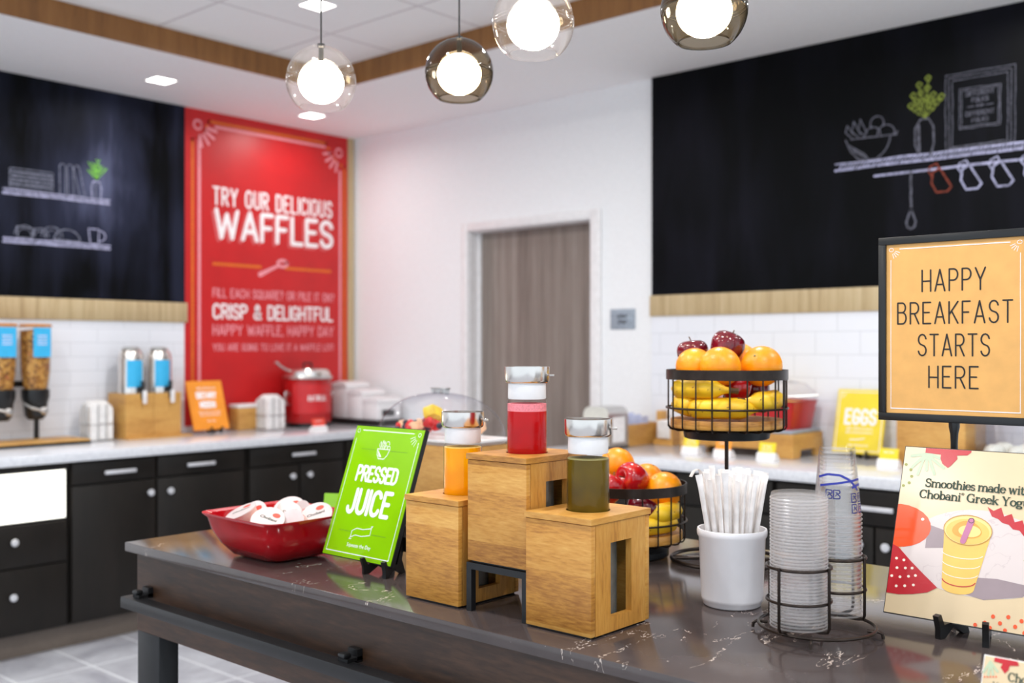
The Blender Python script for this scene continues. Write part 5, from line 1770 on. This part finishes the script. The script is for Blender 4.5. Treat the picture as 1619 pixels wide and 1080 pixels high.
# ------------------------------------------------------------------ straws in a white crock
SX, SY = 1.718, 0.972
t = thing('straw_crock', 'white ceramic crock full of wrapped straws', 'crock', (SX, SY, IT))
MB().lathe([(0.050, 0.0), (0.053, 0.003), (0.0535, 0.008), (0.0555, 0.010), (0.0565, 0.016), (0.0610, 0.125), (0.0640, 0.130), (0.0645, 0.138), (0.0635, 0.142), (0.0605, 0.142), (0.0585, 0.135), (0.054, 0.012), (0, 0.010)], 56).build('body', 'ceramic', t, sharp=50)
rnd = random.Random(23)
protos = []
for v_ in range(4):
    m = MB()
    L = 0.224 + 0.004 * v_
    loops = []
    for (z, w, d_) in ((0, 0.0105, 0.0009), (0.010, 0.0096, 0.0050), (0.05, 0.0092, 0.0066), (0.12, 0.0094, 0.0066), (L - 0.03, 0.0098, 0.006), (L - 0.016, 0.0110, 0.003), (L - 0.008, 0.0122, 0.0008), (L, 0.0126, 0.0006)):
        tw = 0.35 * math.sin(z * 22 + v_) if z > 0.01 else 0
        lp = []
        for k in range(10):
            a = 2 * math.pi * k / 10
            x, y_ = w / 2 * math.cos(a), d_ / 2 * math.sin(a)
            lp.append((x * math.cos(tw) - y_ * math.sin(tw), x * math.sin(tw) + y_ * math.cos(tw), z))
        loops.append(lp)
    if v_ == 3:                     # torn wrapper folded over
        last = loops[-1]
        loops.append([(p[0] - 0.006, p[1] - 0.004, p[2] + 0.004) for p in last])
        loops.append([(p[0] - 0.018, p[1] - 0.010, p[2] - 0.001) for p in last])
        loops.append([(p[0] - 0.027, p[1] - 0.015, p[2] - 0.012) for p in last])
    m.loft(loops)
    protos.append(m)
meshes = []
slots = []
for (n, r0) in ((5, 0.012), (9, 0.026), (14, 0.037), (18, 0.0445)):
    for k in range(n):
        slots.append((r0 + rnd.uniform(-0.002, 0.002), 2 * math.pi * (k + 0.5 * (n % 2)) / n + rnd.uniform(-0.1, 0.1)))
first = None
for i, (r0, a) in enumerate(slots):
    v_ = i % 3
    lean = r0 / 0.0445 * 0.16 + rnd.uniform(-0.02, 0.02)
    rb = r0 * 0.55
    # lean outwards along the radius
    dirv = Vector((math.cos(a) * math.sin(lean), math.sin(a) * math.sin(lean), math.cos(lean)))
    q = dirv.to_track_quat('Z', 'Y').to_matrix().to_4x4() @ Matrix.Rotation(rnd.uniform(-0.5, 0.5) - a, 4, 'Z')
    e = q.to_euler()
    loc = (SX + rb * math.cos(a), SY + rb * math.sin(a), IT + 0.0125 + rnd.uniform(0, 0.012))
    if i < 3:
        o = protos[v_].build('drinking_straw', 'straw_paper', None, loc, e)
        tag(o, 'paper-wrapped straw standing upright in the white crock', 'straw', 'paper-wrapped straws in the white crock')
        meshes.append(o)
    else:
        o = dup(meshes[v_], loc, e)
dirv = Vector((-0.062, 0.070, 0.9)).normalized()
o = protos[3].build('drinking_straw', 'straw_paper', None, (SX - 0.022, SY + 0.026, IT + 0.0125), dirv.to_track_quat('Z', 'Y').to_euler())
tag(o, 'wrapped straw with torn end folded over at the left of the crock', 'straw')

# ------------------------------------------------------------------ wire rack with lids and cups
CXR, CYR = 1.630, 0.764
t = thing('cup_rack', 'dark wire rack holding stacks of clear plastic lids and cups', 'rack', (CXR, CYR, IT))
A1, A2 = (1.575, 0.769), (1.694, 0.757)      # the two wells
ta = math.atan2(A2[1] - A1[1], A2[0] - A1[0])
m = MB()
m.ring(0.094, 0.0028, 0.0165, 56)
m.build('base_ring', 'bronze_wire', t)
for k in range(4):
    a = D2R(20 + 90 * k)
    ca, sa = math.cos(a), math.sin(a)
    MB().tube([(ca * 0.080, sa * 0.080, 0.0135), (ca * 0.098, sa * 0.098, 0.0135), (ca * 0.1035, sa * 0.1035, 0.0105), (ca * 0.1045, sa * 0.1045, 0.0028)], 0.0028, 8).build('foot', 'bronze_wire', t)
for (c, hr, nm) in ((A1, 0.0510, 'front'), (A2, 0.0465, 'rear')):
    lx, ly = c[0] - CXR, c[1] - CYR
    m = MB()
    m.T = Matrix.Translation((lx, ly, 0))
    m.ring(hr, 0.0026, 0.122, 48).ring(hr, 0.0024, 0.068, 48)
    m.build('well_ring', 'bronze_wire', t)
    for k in range(4):
        a = D2R(-97 + 90 * k)
        ca, sa = math.cos(a), math.sin(a)
        R_ = hr + 0.0046
        m = MB()
        m.T = Matrix.Translation((lx, ly, 0))
        m.tube([(ca * R_, sa * R_, 0.126), (ca * R_, sa * R_, 0.03), (ca * (R_ - 0.003), sa * (R_ - 0.003), 0.0235), (ca * (R_ - 0.012), sa * (R_ - 0.012), 0.0215), (0, 0, 0.0215)], 0.0026, 8)
        m.build('upright', 'bronze_wire', t)
# clear lids, nested
m = MB()
m.lathe([(0.0450, 0.0001), (0.0462, 0.0008), (0.0462, 0.0024), (0.0448, 0.0030)], 40, 1, (0, 0, 0), False)
m.lathe([(0.0448, 0.0030), (0.0438, 0.0095), (0.0425, 0.0105), (0.040, 0.0102), (0, 0.0102)], 40, 0, (0, 0, 0), False)
lid = tag(m.build('plastic_lid', ['lid_plastic', 'lid_rim'], None, (A1[0], A1[1], IT + 0.0245)), 'clear plastic lid nested in the front stack', 'cup', 'clear lids in the front stack')
for k in range(1, 40):
    dup(lid, (A1[0], A1[1], IT + 0.0245 + k * 0.0053), (0, 0, k * 0.7))
# tall clear cups, upside down
m = MB()
CH = 0.116
m.lathe([(0.0400, 0.0), (0.0412, 0.0010), (0.0412, 0.0026), (0.0396, 0.0034)], 40, 1, (0, 0, 0), False)
m.lathe([(0.0396, 0.0034), (0.0385, 0.016), (0.0298, CH - 0.004), (0.0285, CH), (0.026, CH - 0.003), (0, CH - 0.003)], 40, 0, (0, 0, 0), False)
cup = thing('plastic_cup', 'clear plastic cup upside down in the rear stack', 'cup', (A2[0], A2[1], IT + 0.0245), group='upside down cups in the rear stack')
m.build('body', ['cup_plastic', 'cup_rim'], cup)
NC = 24
for k in range(1, NC):
    dup(cup, (A2[0], A2[1], IT + 0.0245 + k * 0.0073), (0, 0, 0))
# printed band on the topmost cup
top = [o for o in bpy.data.objects if o.name.startswith('plastic_cup')]
top = max(top, key=lambda o: o.location.z)
top['label'] = 'topmost clear cup with blue print in the rear stack'
m = MB()


def onwall(u, z):
    r = 0.0385 + (0.0298 - 0.0385) * (z - 0.016) / (CH - 0.020) + 0.0004
    a = D2R(222) + u / 0.034
    return (r * math.cos(a), r * math.sin(a), z)


def wall_stroke(m, pts, w):
    for (p, q) in zip(pts[:-1], pts[1:]):
        dx, dz = q[0] - p[0], q[1] - p[1]
        L = max(math.hypot(dx, dz), 1e-6)
        nx, nz = -dz / L * w / 2, dx / L * w / 2
        n = max(1, int(L / 0.004))
        for k in range(n):
            a = (p[0] + dx * k / n, p[1] + dz * k / n)
            b = (p[0] + dx * (k + 1) / n, p[1] + dz * (k + 1) / n)
            m.f([m.v(onwall(a[0] - nx, a[1] - nz)), m.v(onwall(b[0] - nx, b[1] - nz)), m.v(onwall(b[0] + nx, b[1] + nz)), m.v(onwall(a[0] + nx, a[1] + nz))], 0, False)


wall_stroke(m, [(-0.045, 0.066), (-0.026, 0.072), (-0.006, 0.071), (0.010, 0.063), (0.020, 0.053), (0.027, 0.045)], 0.0038)
wall_stroke(m, [(-0.04, 0.052), (-0.02, 0.056), (0.005, 0.060), (0.03, 0.063), (0.045, 0.061)], 0.0036)
wall_stroke(m, [(0.014, 0.050), (0.03, 0.054), (0.044, 0.053)], 0.004)
for (u0, z0) in ((-0.028, 0.046), (-0.016, 0.046), (0.012, 0.040), (0.012, 0.022), (0.026, 0.040), (0.026, 0.022)):
    for dz in (0, 0.0):
        wall_stroke(m, [(u0, z0), (u0 + 0.009, z0), (u0 + 0.010, z0 - 0.004), (u0 + 0.006, z0 - 0.007), (u0 + 0.010, z0 - 0.010), (u0 + 0.009, z0 - 0.014), (u0, z0 - 0.014), (u0, z0)], 0.0015)
        wall_stroke(m, [(u0 + 0.003, z0 - 0.004), (u0 + 0.006, z0 - 0.004), (u0 + 0.003, z0 - 0.010)], 0.0012)
m.build('printed_band', 'cup_print', top)

# ------------------------------------------------------------------ happy breakfast sign on a pole
PX, PY = 1.9275, 0.643
Q = 1.12
t = thing('pole_sign', 'black framed tan sign reading happy breakfast on a black pole', 'sign', (PX, PY, IT), (0, 0, FX))
MB().lathe([(0.070, 0), (0.070, 0.004), (0.066, 0.007), (0.012, 0.009), (0, 0.009)], 48, 0, (0, 0.045, 0)).build('base', 'black_metal', t)
MB().lathe([(0.0062, 0.008), (0.0062, 0.306), (0.0070, 0.322), (0.0095, 0.334), (0.0095, 0.345), (0, 0.345)], 24, 0, (0, 0.006, 0)).build('pole', 'black_plastic', t)
zb = 0.3415
W, Hh, fw = 0.271, 0.342, 0.0140
m = MB()
for (x0, x1, z0, z1) in ((-W / 2, W / 2, zb, zb + fw), (-W / 2, W / 2, zb + Hh - fw, zb + Hh), (-W / 2, -W / 2 + fw, zb + fw, zb + Hh - fw), (W / 2 - fw, W / 2, zb + fw, zb + Hh - fw)):
    m.box(x0, x1, -0.004, 0.010, z0, z1, 0, 0.001)
m.box(-W / 2 + 0.002, W / 2 - 0.002, 0.004, 0.009, zb + 0.002, zb + Hh - 0.002)
m.build('frame', 'black_plastic', t)
pw, ph = W - 2 * fw, Hh - 2 * fw
pz = zb + fw
pap = MB().box(-pw / 2, pw / 2, 0.0005, 0.0035, pz, pz + ph).build('paper', 'sign_tan', t)
m = MB()
y = 0.0
sw = 0.0025
top_ = pz + ph
for (s, hw, frac) in (('HAPPY', 0.0505, 0.222), ('BREAKFAST', 0.0905, 0.410), ('STARTS', 0.0565, 0.597), ('HERE', 0.0395, 0.782)):
    m.strokes(s, -hw * Q, hw * Q, top_ - frac * ph - 0.0185 * Q, 0.037 * Q, sw * Q, y, 1, None, 0.26)
b = 0.0085
a = pw / 2 - b
z0, z1 = pz + b, top_ - b
m.ribbon(wob((-a + 0.017, z1), (a - 0.017, z1), 8, 0.0002), 0.0018, y)
m.ribbon(wob((-a, z1 - 0.02), (-a, z0), 8, 0.0002), 0.0012, y)
m.ribbon(wob((a, z1 - 0.02), (a, z0), 8, 0.0002), 0.0012, y)
m.ribbon(wob((-a, z0), (a, z0), 8, 0.0002), 0.0018, y)
for s in (-1, 1):
    m.ribbon(arc(s * (a - 0.001), z1 - 0.001, 0.0042, 0.0032, 0, 360, 12), 0.001, y)
    for an in (-74, -56, -38, -20):
        ca, sa = -s * math.cos(D2R(an)), math.sin(D2R(an))
        m.ribbon([(s * (a - 0.001) + ca * 0.008, z1 - 0.001 + sa * 0.008), (s * (a - 0.001) + ca * 0.0165, z1 - 0.001 + sa * 0.0165)], 0.0011, y)
m.build('lettering', ['print_white', 'print_black'], pap)

# ------------------------------------------------------------------ smoothie poster on its easel
easel('small black easel under the smoothie poster', (1.768, 0.566, IT), FX, 1.12)
t = sign_board('tabletop_sign', 'cream smoothie poster with a glass and fruit shapes', (1.762, 0.562, IT + 0.022), FX, 0.286, 0.297, 20, 'cream', 'black_plastic', 0.006)
m = MB()
MAT = ['p_red', 'p_coral', 'p_sage', 'p_olive', 'p_green', 'p_pink', 'p_seed', 'marble', 'p_shadow', 'p_smoothie', 'p_smoothie2', 'p_glassrim', 'p_straw', 'print_darkgreen', 'p_pale', 'p_orange', 'print_white']
I = {k: i for i, k in enumerate(MAT)}
PWI, PHI = 0.286, 0.297


def uv(u, v):
    """u, v in 0..1 from the poster's left edge and top edge"""
    return (-PWI / 2 + u * PWI, PHI * (1 - v))


def patch(poly, key, lay):
    poly = [(min(max(p[0], 0.006), 0.994), min(max(p[1], 0.006), 0.994)) for p in poly]
    m.flat([uv(*p) for p in poly], -0.0003 - lay * 0.00018, I[key])


def blob(cu, cv, ru, rv, key, lay, a0=0, a1=360, n=28, wobble=0.0, ph=0):
    P = []
    for k in range(n if a1 - a0 == 360 else n + 1):
        a = a0 + (a1 - a0) * k / n
        s = 1 + wobble * math.sin(D2R(a) * 3 + ph)
        P.append((cu + ru * s * math.cos(D2R(a)), cv + rv * s * math.sin(D2R(a))))
    patch(P, key, lay)


blob(0.50, 0.60, 0.44, 0.245, 'marble', 0, wobble=0.03, n=40)
patch([(0.20, 0.46), (0.36, 0.50), (0.44, 0.50), (0.44, 0.58), (0.35, 0.58), (0.20, 0.60)], 'p_shadow', 1)
patch([(0.40, 0.82), (0.48, 0.73), (0.62, 0.72), (0.84, 0.74), (0.76, 0.80), (0.56, 0.845)], 'p_shadow', 1)
# leaves and fruit shapes around the edge
patch([(0.13, 0.006), (0.40, 0.006), (0.40, 0.016), (0.38, 0.035), (0.32, 0.040), (0.325, 0.06), (0.29, 0.105), (0.275, 0.118), (0.24, 0.095), (0.225, 0.065), (0.225, 0.04), (0.13, 0.036)], 'p_red', 2)
for (x0, z0, x1, z1, w0) in ((0.05, 0.06, 0.15, 0.04, 0.020), (0.13, 0.05, 0.06, 0.13, 0.018), (0.13, 0.05, 0.10, 0.17, 0.018), (0.14, 0.05, 0.15, 0.14, 0.018), (0.15, 0.05, 0.20, 0.16, 0.018), (0.15, 0.05, 0.25, 0.12, 0.018), (0.15, 0.04, 0.24, 0.07, 0.018)):
    a_, b_ = uv(x0, z0), uv(x1, z1)
    m.ribbon([a_, b_], w0 * PWI, -0.0005, I['p_sage'])
for (u_, v_) in ((0.022, 0.115), (0.055, 0.145), (0.065, 0.185), (0.055, 0.225), (0.022, 0.245)):
    blob(u_, v_, 0.010, 0.009, 'p_olive', 2, n=7)
patch([(1.0, 0.03), (0.86, 0.06)] + [(0.90 + 0.1 * math.cos(D2R(a)), 0.09 + 0.06 * math.sin(D2R(a))) for a in (190, 150, 110, 70)] + [(1.0, 0.15)], 'p_pink', 2)
patch([(0.006, 0.36)] + [(0.02 + 0.20 * math.sin(D2R(a)), 0.485 - 0.128 * math.cos(D2R(a))) for a in range(0, 181, 15)] + [(0.006, 0.61)], 'p_coral', 2)
blob(0.165, 0.435, 0.010, 0.009, 'p_seed', 3, n=10)
patch([(0.006, 0.60), (0.045, 0.615), (0.12, 0.68), (0.21, 0.75), (0.298, 0.815), (0.245, 0.85), (0.16, 0.872), (0.08, 0.885), (0.006, 0.885)], 'p_red', 3)
for (u_, v_) in ((0.04, 0.68), (0.085, 0.685), (0.05, 0.735), (0.10, 0.73), (0.14, 0.725), (0.025, 0.785), (0.075, 0.785), (0.125, 0.775), (0.165, 0.765), (0.06, 0.84), (0.11, 0.832), (0.16, 0.82)):
    blob(u_, v_, 0.009, 0.008, 'p_seed', 4, n=8)
lf = [(0.605, 0.325)]
for k in range(7):
    lf += [(0.635 + k * 0.05, 0.345 + k * 0.026), (0.668 + k * 0.05, 0.322 + k * 0.030)]
lf += [(0.994, 0.46), (0.994, 0.57)]
for k in range(7):
    lf += [(0.96 - k * 0.05, 0.545 - k * 0.026), (0.93 - k * 0.05, 0.558 - k * 0.030)]
patch([(1 - (1 - q[0]) * 1.2, q[1]) for q in lf], 'p_red', 2)
patch([(1 - (1 - q[0]) * 1.2, q[1]) for q in [(0.79, 0.60), (0.86, 0.62), (0.84, 0.56), (0.90, 0.58), (0.93, 0.52), (0.96, 0.54), (0.994, 0.50), (0.994, 0.82), (0.93, 0.82), (0.885, 0.76), (0.86, 0.70), (0.83, 0.65)]], 'p_green', 2)
for (u_, v_) in ((0.62, 0.925), (0.70, 0.915), (0.77, 0.925), (0.58, 0.965), (0.66, 0.955), (0.74, 0.96), (0.82, 0.945), (0.53, 0.985), (0.61, 0.988), (0.69, 0.988), (0.79, 0.985)):
    blob(u_, v_, 0.011, 0.012, 'p_orange', 2, n=9)
# the glass
uv_plain = uv


def uv(u, v):
    return uv_plain(0.297 + (u - 0.315) * 0.79, v)


patch([(0.315, 0.475), (0.655, 0.475), (0.575, 0.80)] + [(0.46 + 0.115 * math.cos(D2R(a)), 0.80 + 0.035 * math.sin(D2R(a))) for a in range(20, 161, 20)] + [(0.345, 0.80)], 'p_smoothie', 3)
blob(0.485, 0.47, 0.172, 0.085, 'p_pale', 4, n=36)
blob(0.485, 0.478, 0.155, 0.072, 'p_smoothie', 5, n=30)
blob(0.480, 0.470, 0.105, 0.05, 'p_smoothie2', 6, n=26, wobble=0.06)
blob(0.500, 0.475, 0.08, 0.034, 'p_pale', 7, n=22)
m.ribbon([uv(0.485 + 0.172 * math.cos(D2R(a)), 0.47 + 0.085 * math.sin(D2R(a))) for a in range(0, 361, 12)], 0.0012, -0.0018, I['p_glassrim'])
for (v_, ru) in ((0.60, 0.150), (0.655, 0.138), (0.71, 0.128)):
    m.ribbon([uv(0.465 + ru * math.cos(D2R(a)), v_ + 0.034 * math.sin(D2R(a))) for a in range(15, 166, 15)], 0.0011, -0.0012, I['p_seed'])
m.ribbon([uv(0.462 + 0.119 * math.cos(D2R(a)), 0.755 + 0.036 * math.sin(D2R(a))) for a in range(10, 171, 16)], 0.0016, -0.0012, I['p_red'])
m.ribbon([uv(0.462, 0.535), uv(0.505, 0.415)], [0.0095, 0.0105], -0.0020, I['p_straw'])
m.ribbon([uv(0.505 + 0.019 * math.cos(D2R(a)), 0.414 + 0.014 * math.sin(D2R(a))) for a in range(0, 361, 30)], 0.0010, -0.0022, I['print_darkgreen'])
uv = uv_plain
# the heading
hx0 = -PWI / 2
m.strokes('Smoothies made with', hx0 + 0.152 * PWI, hx0 + 0.760 * PWI, PHI * (1 - 0.243), 0.0165, 0.0026, -0.0012, I['print_darkgreen'], SERIF, 0.06)
m.strokes('Chobani\u00ae Greek Yogurt', hx0 + 0.126 * PWI, hx0 + 0.812 * PWI, PHI * (1 - 0.312), 0.0165, 0.0026, -0.0012, I['print_darkgreen'], SERIF, 0.06)
small_print(m, hx0 + 0.845 * PWI, hx0 + 0.96 * PWI, PHI * (1 - 0.955), 0.003, -0.0012, 3, I['print_darkgreen'])
m.build('printed_art', MAT, t)

# small yogurt card at the front right
t = sign_board('tabletop_sign', 'small cream yogurt card at the front edge, bottom right corner', (1.424, 0.380, IT + 0.001), FX, 0.128, 0.073, 22, 'cream', 'white_plastic', 0.003)
m = MB()
MAT2 = ['p_red', 'p_sage', 'p_orange', 'print_darkgreen']
m.flat([(-0.050, 0.0715), (-0.022, 0.0715), (-0.020, 0.066), (-0.031, 0.064), (-0.032, 0.058), (-0.036, 0.053), (-0.042, 0.060), (-0.040, 0.065), (-0.051, 0.066)], -0.0006, 0)
for (x1, z1) in ((-0.062, 0.05), (-0.056, 0.046), (-0.050, 0.049), (-0.045, 0.054)):
    m.ribbon([(-0.055, 0.065), (x1, z1)], 0.003, -0.0004, 1)
m.dots((-0.060, 0.044), (-0.046, 0.047), 5, 0.0011, -0.0006, 2)
m.strokes('Chobani', -0.032, 0.016, 0.044, 0.0125, 0.0019, -0.0006, 3, SERIF, 0.06)
m.strokes('Vanilla Blend', -0.050, 0.014, 0.032, 0.0085, 0.0010, -0.0006, 3, SERIF, 0.06)
m.build('printed_art', MAT2, t)
MB().box(-0.058, 0.058, 0.004, 0.034, -0.0008, 0.0015).build('foot', 'white_plastic', t).rotation_euler = (D2R(22), 0, 0)

# ------------------------------------------------------------------ pendant lamps
def pendant(label, loc, smoke):
    R = 0.0825
    g = 'pendant_smoke' if smoke else 'pendant_clear'
    t = thing('pendant_lamp', label, 'pendant light', loc)
    P = [(0.004, math.sqrt(R * R - 0.004 ** 2))] + [(R * math.sin(D2R(a)), R * math.cos(D2R(a))) for a in range(8, 141, 6)]
    rb, zb_ = P[-1]
    P += [(rb - 0.004, zb_ - 0.001), (rb - 0.006, zb_ + 0.004)]
    s = MB().lathe(P, 56, 0, (0, 0, 0), False).build('glass_shade', g, t, sharp=60)
    m = MB()
    m.ring(R - 0.0030, 0.0014, 0.0, 56).ring(R - 0.0036, 0.0010, 0.006, 56)
    m.build('seam_ring', 'black_plastic' if smoke else g, s)
    MB().lathe([(0, -0.053)] + [(0.053 * math.sin(D2R(a)), -0.004 - 0.049 * math.cos(D2R(a)) ) for a in range(10, 171, 10)] + [(0, 0.045)], 36).build('glowing_globe', 'globe', t, sharp=80)
    MB().lathe([(0.006, 0.043), (0.006, 0.078), (0.009, 0.080), (0.009, 0.087), (0, 0.088)], 20).build('lamp_holder', 'black_plastic', t)
    top = ZC - loc[2]
    MB().tube([(0, 0, 0.085), (0, 0, top - 0.02)], 0.0021, 8).build('cord', 'black_plastic', t)
    MB().lathe([(0.055, top - 0.022), (0.06, top - 0.018), (0.06, top), (0, top)], 32).build('ceiling_plate', 'white_plastic', t)


pendant('clear glass pendant lamp farthest left, below the ceiling light', (1.546, 1.970, 2.026), False)
pendant('smoked glass pendant lamp second from the left', (1.796, 1.757, 2.058), True)
pendant('clear glass pendant lamp third from the left', (1.590, 1.348, 2.044), False)
pendant('smoked glass pendant lamp farthest right', (1.724, 1.035, 2.037), True)
